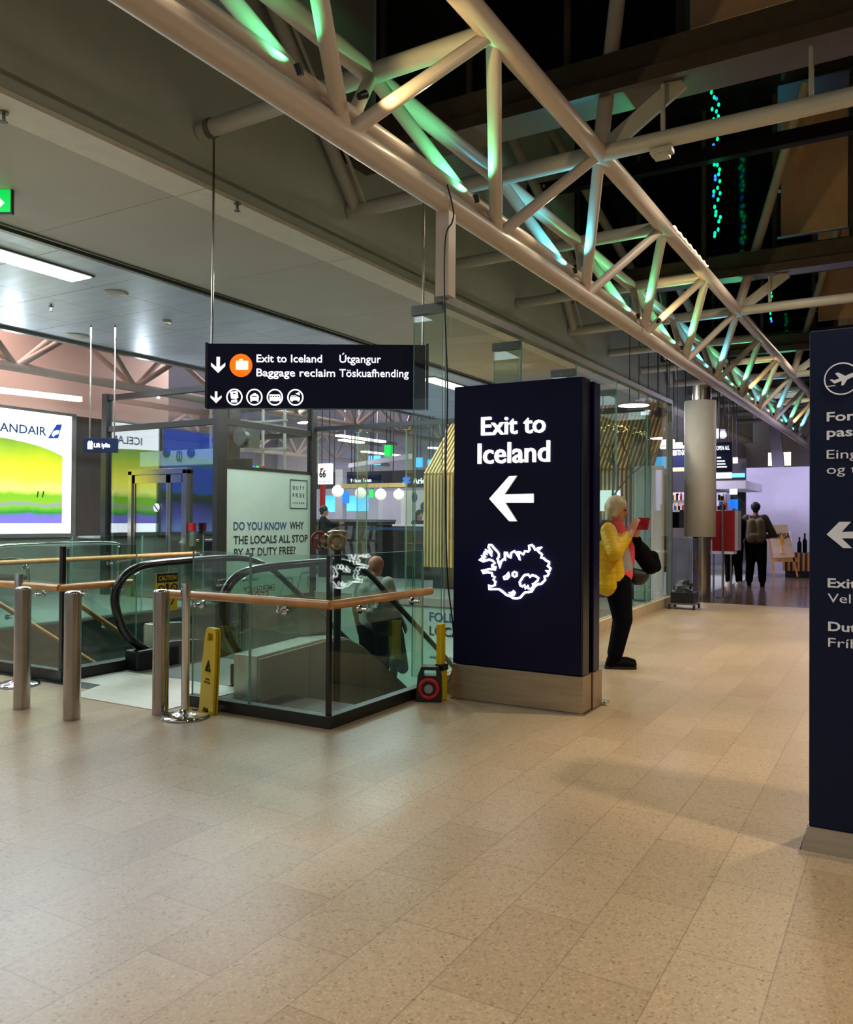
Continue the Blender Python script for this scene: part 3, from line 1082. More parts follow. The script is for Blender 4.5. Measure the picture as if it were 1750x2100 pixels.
ld = MB()
ld.prism([(-5.74, 4.26, 0), (-4.73, 4.26, 0), (-4.73, 5.19, 0), (-6.27, 5.19, 0), (-6.27, 4.66, 0), (-5.9, 4.66, 0)], (0, 0, 0.005))
struct(MB().box(-6.5, -3.46, 4.5, 5.2, -0.3, 0.0), 'floor.004', m_dark)
tag(ld.build('landing_plate', m_land), 'pale metal landing plate on the floor before the escalator', 'floor plate')

# ================================================================== LIFT
lf = empty('glass_lift', (-11.4, 11.4, 0), 'glass lift shaft with steel posts and a mint printed side panel', 'lift')
LX0, LX1, LY0, LY1 = -12.84, -9.95, 10.22, 12.66
for x, y in ((LX0, LY0), (LX1, LY0), (LX1, LY1), (LX0, LY1)):
    MB().box(x - 0.07, x + 0.07, y - 0.07, y + 0.07, -4.4 if x > -11 else 0, 3.72).build('corner_post', m_dark, lf, 0.01)
MB().box(LX1 + 0.0, LX1 + 0.1, LY0 - 0.2, LY0 - 0.08, -4.4, 3.6).build('corner_post', m_dark, lf)
for z in (3.64, 3.06):
    for p0, p1 in (((LX0, LY0), (LX1, LY0)), ((LX1, LY0), (LX1, LY1)), ((LX0, LY1), (LX1, LY1)), ((LX0, LY0), (LX0, LY1))):
        MB().bar((p0[0], p0[1], z), (p1[0], p1[1], z), 0.09, 0.10).build('cross_rail', m_dark, lf)
MB().bar((LX1, LY0, 2.30), (LX1, LY1, 2.30), 0.06, 0.05).build('cross_rail', m_dark, lf)
g = MB()
pane(g, (LX0 + 0.07, LY0), (LX1 - 0.07, LY0), -0.05, 3.02)
pane(g, (LX0 + 0.07, LY0), (LX1 - 0.07, LY0), 3.1, 3.6)
g.build('front_glass', [m_lglass, m_edge], lf)
g = MB()
pane(g, (LX1, LY0 + 0.07), (LX1, LY1 - 0.07), 2.33, 3.02)
pane(g, (LX1, LY0 + 0.07), (LX1, LY1 - 0.07), 3.1, 3.6)
g.build('side_glass', [m_glass, m_edge], lf)
g = MB()
g.box(LX0 + 0.2, LX1 - 0.2, 11.15, 11.2, -1, 2.5)
g.build('dark_backing', m_dark, lf)  # flat dark panel added behind the glass so its reflections show
# machinery rails in the head of the shaft
g = MB()
for x in (-12.3, -11.55, -10.9, -10.35):
    g.box(x - 0.02, x + 0.02, 12.3, 12.34, 0, 3.7)
g.box(-12.4, -10.3, 12.28, 12.34, 2.75, 2.8)
g.box(-12.4, -10.3, 12.28, 12.34, 3.3, 3.34)
g.build('guide_rails', m_trussg, lf)
MB().box(-11.35, -11.1, 11.6, 11.9, 2.5, 3.7).build('hoist_column', m_brownw, lf)
g = MB()
g.cyl((-10.75, 11.5, 2.95), (-10.75, 11.62, 2.95), 0.16, n=24)
g.box(-10.9, -10.6, 11.6, 11.9, 2.75, 3.15)
g.build('hoist_motor', m_grey, lf, 0.01)
a, b = P(290, 958, Y=10.4), P(442, 920, Y=10.4)
op = MB().box(a.x, b.x, 10.36, 10.5, a.z, b.z).build('door_operator', m_white2, lf, 0.008)
for px in (342, 392):
    q = P(px, 928, Y=10.35)
    MB().lathe((q.x, 10.36, q.z), [(0.085, 0), (0.085, 0.03), (0.05, 0.035), (0.05, 0.05)], 24, (0, -1, 0)).build('pulley', m_black, op)
for px in (365, 370):
    q = P(px, 935, Y=10.34)
    MB().tube([Vector((q.x + 0.03 * math.cos(k * PI / 8), 10.34, q.z + 0.09 * math.sin(k * PI / 8))) for k in range(16)], 0.008, 6, True).build('cable_loop', m_black, op)
# doors with frame
fr = MB()
a, b = P(268, 967, Y=10.2), P(388, 967, Y=10.2)
fr.box(a.x, a.x + 0.10, 10.14, 10.24, 0, a.z)
fr.box(b.x - 0.10, b.x, 10.14, 10.24, 0, a.z)
fr.box(a.x, b.x, 10.14, 10.24, a.z - 0.07, a.z + 0.03)
fro = fr.build('door_frame', m_steel, lf, 0.004)
xm = P(346, 1000, Y=10.18).x
for x0, x1 in ((a.x + 0.10, xm - 0.005), (xm + 0.005, b.x - 0.10)):
    d = MB()
    d.box(x0, x0 + 0.05, 10.17, 10.21, 0.02, a.z - 0.08)
    d.box(x1 - 0.05, x1, 10.17, 10.21, 0.02, a.z - 0.08)
    d.box(x0, x1, 10.17, 10.21, a.z - 0.22, a.z - 0.08)
    d.box(x0, x1, 10.17, 10.21, 0.02, 0.12)
    do = d.build('door', m_steel, lf)
    g = MB()
    pane(g, (x0 + 0.05, 10.19), (x1 - 0.05, 10.19), 0.12, a.z - 0.22)
    g.build('door_glass', [m_lglass, m_edge], do)
q = P(321, 1041, Y=10.16)
g = MB().cyl((q.x, 10.165, q.z), (q.x, 10.155, q.z), 0.075, n=28)
ns = g.build('prohibition_sticker', m_white2, lf)
MB().bar((q.x - 0.05, 10.15, q.z + 0.05), (q.x + 0.05, 10.15, q.z - 0.05), 0.012, 0.012).build('sticker_bar', m_ink, ns)
q0, q1 = P(390, 1120, Y=10.1), P(399, 1068, Y=10.1)
cp = MB().box(q0.x, q1.x, 10.08, 10.14, q0.z, q1.z - 0.12).build('call_panel', m_grey, lf, 0.006)
q2 = P(390, 1088, Y=10.1)
MB().box(q0.x - 0.005, q1.x + 0.005, 10.06, 10.14, q2.z, q2.z + 0.13).build('red_notice', m_red, cp)
a, b = P(226, 1195, Y=10.5), P(246, 1008, Y=10.5)
MB().box(a.x, b.x, 10.32, 10.6, 0, b.z).build('control_cabinet', m_white2, lf, 0.006)
MB().box(b.x + 0.02, b.x + 0.2, 10.34, 10.6, 0, b.z).build('control_cabinet', m_black, lf, 0.006)
# mint printed side panel
mp_ = MB()
mp_.box(LX1 - 0.02, LX1 + 0.02, LY0 + 0.08, LY1 - 0.07, -1.6, 2.27)
mpo = mp_.build('printed_panel', m_mint, lf)
XM = LX1 + 0.022
yd = (0, 1, 0)
lines = [('DO YOU KNOW', (479, 1087), (588, 1085), m_inkb), ('WHY', (594, 1085), (623, 1084), m_ink), ('THE LOCALS ALL STOP', (479, 1116), (631, 1109), m_ink), ('BY AT DUTY FREE?', (480, 1142), (606, 1134), m_ink)]
for s, p0, p1, mt in lines:
    a, b = P(p0[0], p0[1], X=XM), P(p1[0], p1[1], X=XM)
    text('panel_lettering', s, 0.145, (XM, a.y, a.z), yd, mt, mpo, w=b.y - a.y, ext=0.002, off=0.016)
a, b = P(595, 1042, X=XM), P(630, 986, X=XM)
lg = MB()
for p0, p1 in (((a.y, a.z), (b.y, a.z)), ((b.y, a.z), (b.y, b.z)), ((b.y, b.z), (a.y, b.z)), ((a.y, b.z), (a.y, a.z))):
    lg.bar((XM, p0[0], p0[1]), (XM, p1[0], p1[1]), 0.012, 0.012)
lo = lg.build('logo_frame', m_ink, mpo)
hh = b.z - a.z
for s, zz, h in (('D U T Y', 0.66, 0.075), ('F R \u018e E', 0.40, 0.075), ('I C E L A N D', 0.16, 0.035)):
    text('logo_lettering', s, h, (XM, a.y + 0.08, a.z + hh * zz), yd, m_ink, lo, w=(b.y - a.y) - 0.16, ext=0.002)
# line drawing at the foot of the panel
dr = MB()
for pts in (((578, 1360), (575, 1220), (585, 1185), (600, 1185), (600, 1230)), ((606, 1385), (612, 1260), (608, 1215), (618, 1175), (640, 1172)), ((568, 1320), (574, 1285), (580, 1250)),
            ((582, 1255), (583, 1280), (590, 1288), (596, 1275), (604, 1272), (608, 1290), (614, 1340), (618, 1385)), ((640, 1180), (632, 1182), (631, 1200), (638, 1210))):
    dr.tube([P(x, y, X=XM) for x, y in pts], 0.007, 6)
dr.build('line_drawing', m_inkb, mpo)
sg = MB()
for px, c in ((519, 0), (528, 1), (541, 2), (535, 2)):
    q = P(px, 959, X=LX1 - 0.3)
    sg.sphere(q, 0.035, 10, 8, c)
sg.build('signal_caps', [m_cblue, m_green, m_red], lf)

# ================================================================== ADVERTISING SCREENS AND THE WALL THEY STAND ON
struct(MB().box(-14.35, -14.1, 2.0, 14.2, 0, 1.05), 'wall_screen', m_beigew)
struct(MB().box(-14.3, -14.12, 10.40, 11.15, 1.05, 3.42), 'trim_30', m_brownw)
struct(MB().box(-14.3, -14.12, 11.15, 14.2, 1.05, 3.42), 'trim_31', m_brownw)
XS = -14.0
ad = empty('advertising_screen', (XS, 9.0, 1.1), 'large lit advertising screen with a bright green hillside and an airline name', 'screen')
a0, b0 = 7.95, 10.33
MB().box(XS - 0.1, XS - 0.01, a0 - 0.05, b0 + 0.12, 1.05, 3.44).build('frame', m_grey, ad, 0.01)
disp = MB().box(XS - 0.012, XS, a0, b0, 1.12, 3.38).build('display', m_screen, ad)
m_hill = ramp_picture('hillside_picture', 1.3, 2.85, [(0.0, (120, 116, 214)), (0.10, (116, 110, 200)), (0.14, (30, 140, 40)), (0.2, (110, 190, 30)), (0.23, (150, 150, 160)), (0.26, (130, 190, 30)), (0.34, (120, 190, 10)),
                                                     (0.42, (244, 250, 120)), (0.55, (250, 248, 60)), (0.75, (200, 214, 20)), (0.9, (150, 190, 20)), (1.0, (120, 160, 30))], 1.45, 0.07, 2.5)
top = [(a0, 2.88), (8.55, 2.86), (9.0, 2.84), (9.35, 2.80), (9.65, 2.75), (9.9, 2.68), (10.13, 2.60)]
MB().prism([(XS, y, z) for y, z in [(a0, 1.31), (10.13, 1.31)] + top[::-1]], (0.006, 0, 0)).build('picture', m_hill, disp)
text('screen_lettering', 'ICELANDAIR', 0.165, (XS, 8.40, P(50, 889, X=XS).z), yd, m_inkb, disp, w=P(95, 890, X=XS).y - 8.40, ext=0.004, off=0.012)
tl = [P(x, y, X=XS + 0.001) for x, y in ((98, 899), (119, 899), (127, 870), (116, 871))]
MB().prism(tl, (0.006, 0, 0)).build('tail_emblem', M('tail_blue', (10, 60, 170), 0.5, emit=0.3), disp)
MB().prism([P(x, y, X=XS + 0.008) for x, y in ((106, 893), (109, 885), (116, 882), (122, 883), (120, 890), (113, 892), (110, 896))], (0.003, 0, 0)).build('tail_emblem', m_screen, disp)
fg = MB()
for px in (76, 87):
    q = P(px, 1020, X=XS + 0.01)
    fg.bar(q, q + Vector((0, 0.02, 0.09)), 0.015, 0.015)
    fg.sphere(q + Vector((0, 0.02, 0.1)), 0.016, 8, 6)
fg.build('picture_figures', m_ink, disp)
ad2 = empty('advertising_screen', (XS, 6.8, 1.1), 'second lit screen with a blue waterfall picture seen mirrored in the lift glass', 'screen')
MB().box(XS - 0.1, XS - 0.01, 5.6, 7.85, 1.05, 3.44).build('frame', m_grey, ad2, 0.01)
m_fall = ramp_picture('waterfall_picture', 1.2, 3.3, [(0.0, (120, 150, 220)), (0.1, (90, 100, 190)), (0.24, (60, 60, 130)), (0.3, (24, 44, 40)), (0.36, (20, 70, 30)), (0.4, (30, 80, 190)), (0.62, (20, 70, 200)), (0.74, (40, 120, 60)), (0.8, (20, 90, 220)), (1.0, (10, 70, 220))], 1.0, 0.08, 1.6)
MB().box(XS - 0.012, XS, 5.65, 7.8, 1.12, 3.38).build('display', m_fall, ad2)
tb = MB()
tb.box(-14.08, -13.6, 10.55, 11.1, 1.02, 1.06)
tag(tb.build('shelf', m_white2), 'small white shelf against the dark wood panel beside the bright screen', 'shelf')
# airport seats, frame rails and vent behind the far balustrade
se = empty('waiting_seat', (-12.6, 7.8, 0), 'dark waiting bench with curved steel arms below the bright screen', 'bench')
MB().box(-13.2, -12.3, 6.4, 8.3, 0.40, 0.48).build('seat', m_black, se, 0.03)
MB().box(-13.3, -13.15, 6.4, 8.3, 0.45, 1.0).build('backrest', m_black, se, 0.04)
for yy in (6.5, 7.4, 8.3):
    MB().tube(smooth_path([(-13.2, yy, 0.0), (-13.2, yy, 0.6), (-12.9, yy, 0.72), (-12.4, yy, 0.7), (-12.3, yy, 0.45), (-12.3, yy, 0.0)], 5), 0.025, 10).build('arm_frame', m_chrome, se)
sb = empty('luggage_barrier', (-11.6, 8.4, 0), 'low steel tube barrier behind the far oak rail', 'barrier')
for k, yy in enumerate((7.3, 8.5, 9.5)):
    MB().cyl((-11.6, yy, 0), (-11.6, yy, 0.92), 0.035, n=14).build('post', m_chrome, sb)
MB().tube(smooth_path([(-11.6, 7.3, 0.9), (-11.6, 7.5, 1.0), (-11.6, 9.3, 1.0), (-11.6, 9.5, 0.9)], 6), 0.03, 12).build('top_rail', m_chrome, sb)

# ================================================================== CEILING FITTINGS
def troffer(y0, y1, x, label):
    t = empty('ceiling_light', (x, (y0 + y1) / 2, 4.47), label, 'ceiling light', 'ceiling strip lights')
    MB().box(x - 0.22, x + 0.22, y0, y1, 4.455, 4.478).build('frame', m_grey, t)
    MB().box(x - 0.19, x + 0.19, y0 + 0.03, y1 - 0.03, 4.445, 4.456).build('diffuser', m_lampw, t)


troffer(4.2, 6.85, -9.08, 'long bright strip light in the metal ceiling left of the hanging sign')
troffer(11.4, 13.2, -10.9, 'strip light in the metal ceiling whose tip shows beside the hanging sign')
troffer(15.2, 17.6, -8.9, 'strip light above the wood slat pavilion near the navy exit sign')


def fitting(name, px, py, label, cat, r=0.16, rec=0.02):
    c = P(px, py, Z=4.478)
    g = MB().lathe(c, [(r, 0), (r, -rec * 0.4), (r * 0.85, -rec), (0.001, -rec * 0.8)], 28)
    tag(g.build(name, m_trussg), label, cat)


fitting('ceiling_speaker', 238, 600, 'round flush speaker in the metal ceiling below the strip light', 'speaker')
fitting('ceiling_speaker', 158, 688, 'faint round speaker near the far edge of the metal ceiling', 'speaker', 0.2)
fitting('smoke_detector', 342, 657, 'small round smoke detector on the metal ceiling', 'detector', 0.07, 0.06)


def sprinkler(px, py, z, label):
    c = P(px, py, Z=z)
    g = MB().cyl(c, c + Vector((0, 0, -0.07)), 0.012, n=10).cyl(c + Vector((0, 0, -0.02)), c + Vector((0, 0, -0.03)), 0.035, n=14)
    g.cyl(c + Vector((0, 0, -0.095)), c + Vector((0, 0, -0.09)), 0.03, n=12).bar(c + Vector((-0.02, 0, -0.07)), c + Vector((0, 0, -0.095)), 0.006, 0.006).bar(c + Vector((0.02, 0, -0.07)), c + Vector((0, 0, -0.095)), 0.006, 0.006)
    tag(g.build('sprinkler', m_grey), label, 'sprinkler', 'ceiling sprinklers')


sprinkler(105, 625, 4.48, 'sprinkler head on the metal ceiling beside the round speaker')
sprinkler(487, 413, 4.455, 'sprinkler head on the beam lip right of the hanging rod')
sprinkler(1081, 692, 4.455, 'sprinkler head on the beam lip above the glass wall')
sprinkler(1219, 755, 4.455, 'sprinkler head on the beam lip over the top of the navy exit sign')
sprinkler(8, 225, 4.47, 'sprinkler head on the soffit at the left edge')

# green exit sign at the left edge
ex = empty('exit_sign', P(5, 378, Z=4.48), 'green lit exit sign hanging from the soffit at the left edge', 'exit sign')
S0 = P(27, 440, X=-7.2)
EXD = Vector((0.864, 0.503, 0))
EN = Vector((0.503, -0.864, 0))
c = Vector((S0.x, S0.y, S0.z)) - EXD * 0.22 + Vector((0, 0, 0.12))
MB().obox(c, EXD * 0.22, EN * 0.02, (0, 0, 0.12)).build('housing', m_black, ex, 0.004)
MB().obox(c + EN * 0.021, EXD * 0.205, EN * 0.002, (0, 0, 0.105)).build('lit_face', m_green, ex)
MB().prism([c + EN * 0.024 + EXD * u + Vector((0, 0, v)) for u, v in ((0.15, -0.02), (0.09, -0.08), (0.09, -0.045), (0.0, -0.045), (0.0, 0.005), (0.09, 0.005), (0.09, 0.04))], EN * 0.002).build('arrow', m_white, ex)
MB().cyl(c + Vector((0, 0, 0.12)), (c.x, c.y, 4.47), 0.008, n=8).build('rod', m_grey, ex)
MB().cyl(c + EXD * 0.17 + Vector((0, 0, 0.12)), Vector((c.x, c.y, 4.47)) + EXD * 0.17, 0.008, n=8).build('rod', m_grey, ex)

# ================================================================== HANGING DIRECTION SIGN
hs = empty('hanging_sign', (-4.6, 5.87, 2.4), 'navy hanging direction sign with luggage symbol on two rods', 'sign')
SO = P(420, 836, d=7.4)
KS = 7.4 / FPX
SX, SN, SZ = Vector((0.864, 0.5035, 0)).normalized(), Vector((0.5035, -0.864, 0)).normalized(), Vector((0, 0, 1))


def S(x, y, o=0.0):
    return SO + SX * ((x - 420) * KS) + SZ * ((836 - y) * KS) + SN * o


MB().obox(S(646, 770, -0.05), SX * (226 * KS), SN * 0.05, SZ * (66 * KS)).build('panel', m_navy, hs, 0.004)
for px, py in ((423, 700), (876, 700)):
    MB().obox(S(px, 769, -0.05), SX * 0.012, SN * 0.052, SZ * (67 * KS)).build('end_cap', m_nside, hs)
a = S(431, 703, -0.05)
MB().cyl(a, (a.x, a.y, 4.88), 0.011, n=10).build('rod', m_steel, hs)
a = S(867, 703, -0.05)
MB().cyl(a, (a.x, a.y, 4.9), 0.011, n=10).build('rod', m_steel, hs)
WL = [m_white, m_lside]
for s, (x0, yb), x1 in (('Exit to Iceland', (526, 742), 660), ('Baggage reclaim', (526, 771), 687), ('\u00datgangur', (696, 742), 781), ('T\u00f6skuafhending', (696, 771), 838)):
    text('sign_lettering', s, 16.5 * KS, S(x0, yb), SX, WL, hs, w=(x1 - x0) * KS, ext=0.012, off=0.004, n=SN)


def plate(name, px, mats, parent, ext=0.012, o=0.0, fr=S, nn=SN):
    g = MB()
    for poly in px:
        g.prism([fr(x, y, o) for x, y in poly], nn * ext, 0, 1 if isinstance(mats, list) else 0)
    return g.build(name, mats, parent)


plate('down_arrow', [[(444, 732), (451, 732), (451, 753), (462, 744), (462, 751), (447.5, 765), (433, 751), (433, 744), (444, 753)]], WL, hs)
plate('down_arrow', [[(441.3, 803), (446.3, 803), (446.3, 817), (455, 811), (455, 816), (444, 827), (432.5, 816), (432.5, 811), (441.3, 817)]], WL, hs)
oc = MB().prism([S(494 + 23 * math.cos(k * PI / 20), 749 - 23.5 * math.sin(k * PI / 20)) for k in range(40)], SN * 0.012).build('luggage_symbol', m_orange, hs)
plate('suitcase', [[(484, 740), (488, 740), (488, 758), (484, 758)], [(489, 740), (499, 740), (499, 758), (489, 758)], [(500, 740), (509, 740), (509, 758), (500, 758)],
                   [(491, 740), (492.5, 740), (492.5, 738), (496, 738), (496, 740), (497.5, 740), (497.5, 736.5), (491, 736.5)]], m_icon, oc, 0.004, 0.012)
for cx in (481, 522, 564, 606):
    g = MB()
    pts = [S(cx + 15.3 * math.cos(k * PI / 20), 814 - 15.8 * math.sin(k * PI / 20), 0.006) for k in range(40)]
    g.tube(pts, 0.0065, 8, True)
    g.build('symbol_ring', m_white, hs)
plate('transport_symbol', [[(472, 803), (487, 802), (489, 815), (484, 818), (474, 817)], [(475, 820), (486, 819), (487, 825), (474, 825)]], m_white, hs, 0.006)
plate('transport_symbol', [[(514, 823), (513, 812), (517, 808), (519, 808), (520, 806), (525, 806), (526, 808), (528, 808), (531, 812), (530, 823), (527, 823), (527, 821), (517, 821), (517, 823)]], m_white, hs, 0.006)
plate('transport_symbol', [[(553, 808), (574, 808), (576, 814), (576, 822), (573, 822), (571, 820), (569, 822), (560, 822), (558, 820), (556, 822), (553, 821)]], m_white, hs, 0.006)
plate('transport_symbol', [[(595, 814), (598, 810), (607, 810), (611, 813), (615, 814), (615, 820), (612, 823), (609, 820), (602, 820), (599, 823), (595, 820)], [(606, 806), (610, 805), (612, 803), (615, 805), (614, 810), (610, 808)]], m_white, hs, 0.006)
plate('symbol_window', [[(555, 811), (558, 811), (558, 813.5), (555, 813.5)], [(560, 811), (563, 811), (563, 813.5), (560, 813.5)], [(565, 811), (568, 811), (568, 813.5), (565, 813.5)], [(570, 811), (573, 811), (573, 813.5), (570, 813.5)],
                        [(517, 811.5), (527, 811.5), (527, 813.5), (517, 813.5)], [(598, 812), (602, 812), (602, 813.5), (598, 813.5)], [(604, 812), (608, 812), (608, 813.5), (604, 813.5)], [(478, 806), (483, 806), (483, 808), (478, 808)]], m_navy, hs, 0.004, 0.006)

# small hanging lift sign
ls = empty('hanging_sign', (-11.0, 8.62, 2.45), 'small navy hanging lift sign in front of the glass lift', 'sign')
LO = P(170, 927, d=13.0)
KL = 13.0 / FPX


def LSF(x, y, o=0.0):
    return LO + SX * ((x - 170) * KL) + SZ * ((927 - y) * KL) + SN * o


MB().obox(LSF(204, 912.5, -0.06), SX * (33 * KL), SN * 0.06, SZ * (14.5 * KL)).build('panel', m_navy2, ls, 0.004)
for px in (181, 231):
    a = LSF(px, 899, -0.06)
    MB().cyl(a, (a.x, a.y, 4.5), 0.012, n=8).build('rod', m_steel, ls)
text('sign_lettering', 'Lift lyfta', 9 * KL, LSF(193, 917), SX, m_white, ls, w=33 * KL, ext=0.008, off=0.025, n=SN)
plate('lift_symbol', [[(180, 907), (190, 907), (190, 921), (180, 921)], [(183, 903.5), (185, 906), (181, 906)], [(187.5, 903.5), (189.5, 906), (185.5, 906)]], m_white, ls, 0.008, 0, LSF)

# ================================================================== NAVY EXIT TOTEM
tt = empty('sign_totem', (-2.6, 5.95, 0), 'tall navy freestanding sign with a white map outline and left arrow', 'sign')
TY = 5.775
MB().box(-3.115, -2.06, TY, TY + 0.14, 0.285, 2.478).build('front_panel', m_navy, tt, 0.006)
MB().box(-2.06, -2.04, TY + 0.005, TY + 0.14, 0.285, 2.476).build('panel_edge', m_nside, tt, 0.004)
MB().box(-3.09, -2.085, TY + 0.14, TY + 0.21, 0.285, 2.45).build('core', m_black, tt)
MB().box(-3.115, -2.03, TY + 0.21, TY + 0.35, 0.285, 2.47).build('back_panel', m_navy, tt, 0.006)
MB().box(-3.12, -2.035, TY - 0.01, TY + 0.18, 0.012, 0.28).build('plinth', m_sbase, tt, 0.004)
MB().box(-3.12, -2.025, TY + 0.20, TY + 0.40, 0.012, 0.28).build('plinth', m_sbase, tt, 0.004)
MB().box(-3.13, -2.02, TY - 0.015, TY + 0.55, 0.0, 0.012).build('foot_plate', m_steel, tt)
fx = MB()
for x in (-2.0, -1.97):
    fx.cyl((x - 0.03, TY + 0.42, 0.012), (x - 0.03, TY + 0.42, 0.03), 0.014)
fx.build('foot_bolt', m_chrome, tt)


def T(x, y, o=0.0):
    p = P(x, y, Y=TY)
    return Vector((p.x, TY - o, p.z))


TN = Vector((0, -1, 0))
for s, (x0, yb), (x1, _), h in (('Exit to', (989, 893), (1120, 0), 0.148), ('Iceland', (982, 951), (1129, 0), 0.165)):
    a, b = T(x0, yb), T(x1, yb)
    text('sign_lettering', s, h, a, (1, 0, 0), WL, tt, w=b.x - a.x, ext=0.022, off=0.010)
plate('left_arrow', [[(1006, 1023), (1046.5, 977), (1063, 976), (1037.5, 1014), (1097, 1012.5), (1097, 1031), (1039, 1031), (1063, 1069), (1047, 1069)]], WL, tt, 0.022, 0, T, TN)
ISL = [(330, 170), (390, 175), (420, 215), (450, 250), (500, 300), (530, 350), (530, 410), (500, 440), (520, 500), (550, 620), (575, 500), (620, 455), (650, 480), (650, 310), (685, 320), (720, 400), (760, 430), (775, 330), (840, 290),
       (890, 350), (945, 470), (915, 300), (960, 320), (1015, 360), (1050, 290), (1110, 305), (1140, 270), (1130, 180), (1185, 170), (1230, 215), (1250, 270), (1320, 230), (1380, 210), (1300, 290), (1340, 320), (1390, 360), (1370, 430), (1420, 430),
       (1470, 480), (1530, 510), (1530, 560), (1500, 580), (1560, 640), (1540, 690), (1470, 680), (1530, 740), (1490, 790), (1440, 790), (1450, 870), (1400, 920), (1370, 950), (1310, 950), (1240, 1000), (1180, 1100), (1120, 1110), (1050, 1115), (1000, 1165), (960, 1215), (890, 1235),
       (820, 1230), (760, 1190), (680, 1165), (600, 1095), (530, 1050), (430, 1050), (340, 1055), (330, 970), (380, 1000), (450, 970), (460, 900), (420, 860), (450, 810), (400, 790), (390, 730), (310, 715), (220, 730), (190, 680),
       (260, 670), (350, 650), (460, 660), (470, 610), (400, 610), (390, 580), (450, 530), (400, 480), (340, 460), (220, 500), (140, 465), (200, 430), (250, 470), (190, 380), (270, 410), (230, 350), (240, 310), (290, 360), (270, 260), (330, 300), (390, 390), (380, 300), (320, 210)]
IL2 = [[(720, 720), (735, 790), (700, 840), (640, 850), (625, 810), (680, 780)], [(840, 705), (885, 725), (885, 785), (845, 805), (805, 780), (808, 725)],
       [(1000, 820), (1040, 770), (1120, 760), (1150, 810), (1190, 770), (1260, 790), (1320, 830), (1300, 880), (1240, 930), (1270, 960), (1200, 950), (1220, 990), (1170, 1050), (1120, 1040), (1110, 980), (1060, 1040), (1040, 960), (1000, 1000), (960, 980), (945, 910), (970, 870)],
       [(820, 1085), (845, 1120), (830, 1165), (780, 1150), (735, 1120), (790, 1120)]]
g = MB()
for poly in [ISL] + IL2:
    g.tube([T(970 + x / 9.72, 1100 + y / 9.72, 0.010) for x, y in poly], 0.0085, 6, True)
g.build('map_outline', m_map, tt)

# yellow cable protector and cable reel at the foot of the totem
yp = empty('cable_protector', (-3.19, 5.72, 0), 'tall yellow plastic cable cover standing on end beside the navy exit sign', 'cable cover')
for x0, x1, z0, z1 in ((-3.205, -3.18, 0.0, 0.25), (-3.172, -3.142, 0.0, 0.25), (-3.205, -3.16, 0.27, 0.60)):
    MB().box(x0, x1, 5.66, 5.74, z0, z1).build('channel', m_yel, yp, 0.008)
MB().box(-3.212, -3.136, 5.655, 5.745, 0.235, 0.285).build('strap', m_black, yp, 0.006)
rl = empty('cable_reel', (-3.24, 5.62, 0), 'black cable reel with a red ring on the floor by the glass', 'cable reel')
RC = Vector((-3.24, 5.62, 0.105))
bx_, by_ = Vector((0.90, 0.43, 0)), Vector((0.43, -0.90, 0))


def rp_(u, z, o=0):
    return Vector((RC.x, RC.y, 0)) + bx_ * u + by_ * o + Vector((0, 0, z))


out = [(-0.095, 0.0), (0.10, 0.0), (0.105, 0.05), (0.10, 0.2), (0.075, 0.275), (-0.06, 0.275), (-0.085, 0.2), (-0.10, 0.05)]
g = MB()
ring_out = [rp_(u, z, 0.06) for u, z in out]
# the housing: lower body and a carrying handle with an open grip
g.prism([rp_(u, z, 0.06) for u, z in ((-0.095, 0.0), (0.10, 0.0), (0.105, 0.05), (0.10, 0.205), (-0.087, 0.205), (-0.10, 0.05))], by_ * -0.12)
g.prism([rp_(u, z, 0.06) for u, z in ((-0.087, 0.205), (-0.045, 0.205), (-0.04, 0.25), (-0.06, 0.275))], by_ * -0.12)
g.prism([rp_(u, z, 0.06) for u, z in ((0.1, 0.205), (0.062, 0.205), (0.055, 0.25), (0.075, 0.275))], by_ * -0.12)
g.prism([rp_(u, z, 0.06) for u, z in ((-0.06, 0.275), (0.075, 0.275), (0.06, 0.248), (-0.044, 0.248))], by_ * -0.12)
g.build('housing', m_black, rl, 0.006)
MB().tube([rp_(0.07 * math.cos(k * PI / 16), 0.105 + 0.07 * math.sin(k * PI / 16), 0.062) for k in range(32)], 0.015, 10, True).build('red_ring', M('reel_red', (206, 24, 40), 0.4), rl)
MB().cyl(rp_(0, 0.105, 0.06), rp_(0, 0.105, 0.075), 0.034, n=24).build('hub', M('reel_grey', (150, 150, 150), 0.5), rl)

# ================================================================== RIGHT-HAND TOTEM
t2 = empty('sign_totem', (0.3, 4.05, 0), 'matte navy freestanding sign with an aeroplane symbol at the right edge', 'sign')
T2Y = 3.9
MB().box(-0.362, 0.78, T2Y, T2Y + 0.3, 0.115, 2.245).build('panel', m_navy2, t2, 0.006)
g = MB()
g.prism([(-0.366, T2Y - 0.006, 0.115), (0.784, T2Y - 0.006, 0.115), (0.80, T2Y - 0.03, 0.02), (-0.39, T2Y - 0.03, 0.02)], (0, 0.34, 0))
g.build('plinth', m_sbase, t2)
MB().box(-0.395, 0.81, T2Y - 0.035, T2Y + 0.34, 0, 0.02).build('foot_plate', m_chrome, t2)


def U(x, y, o=0.0):
    p = P(x, y, Y=T2Y)
    return Vector((p.x, T2Y - o, p.z))


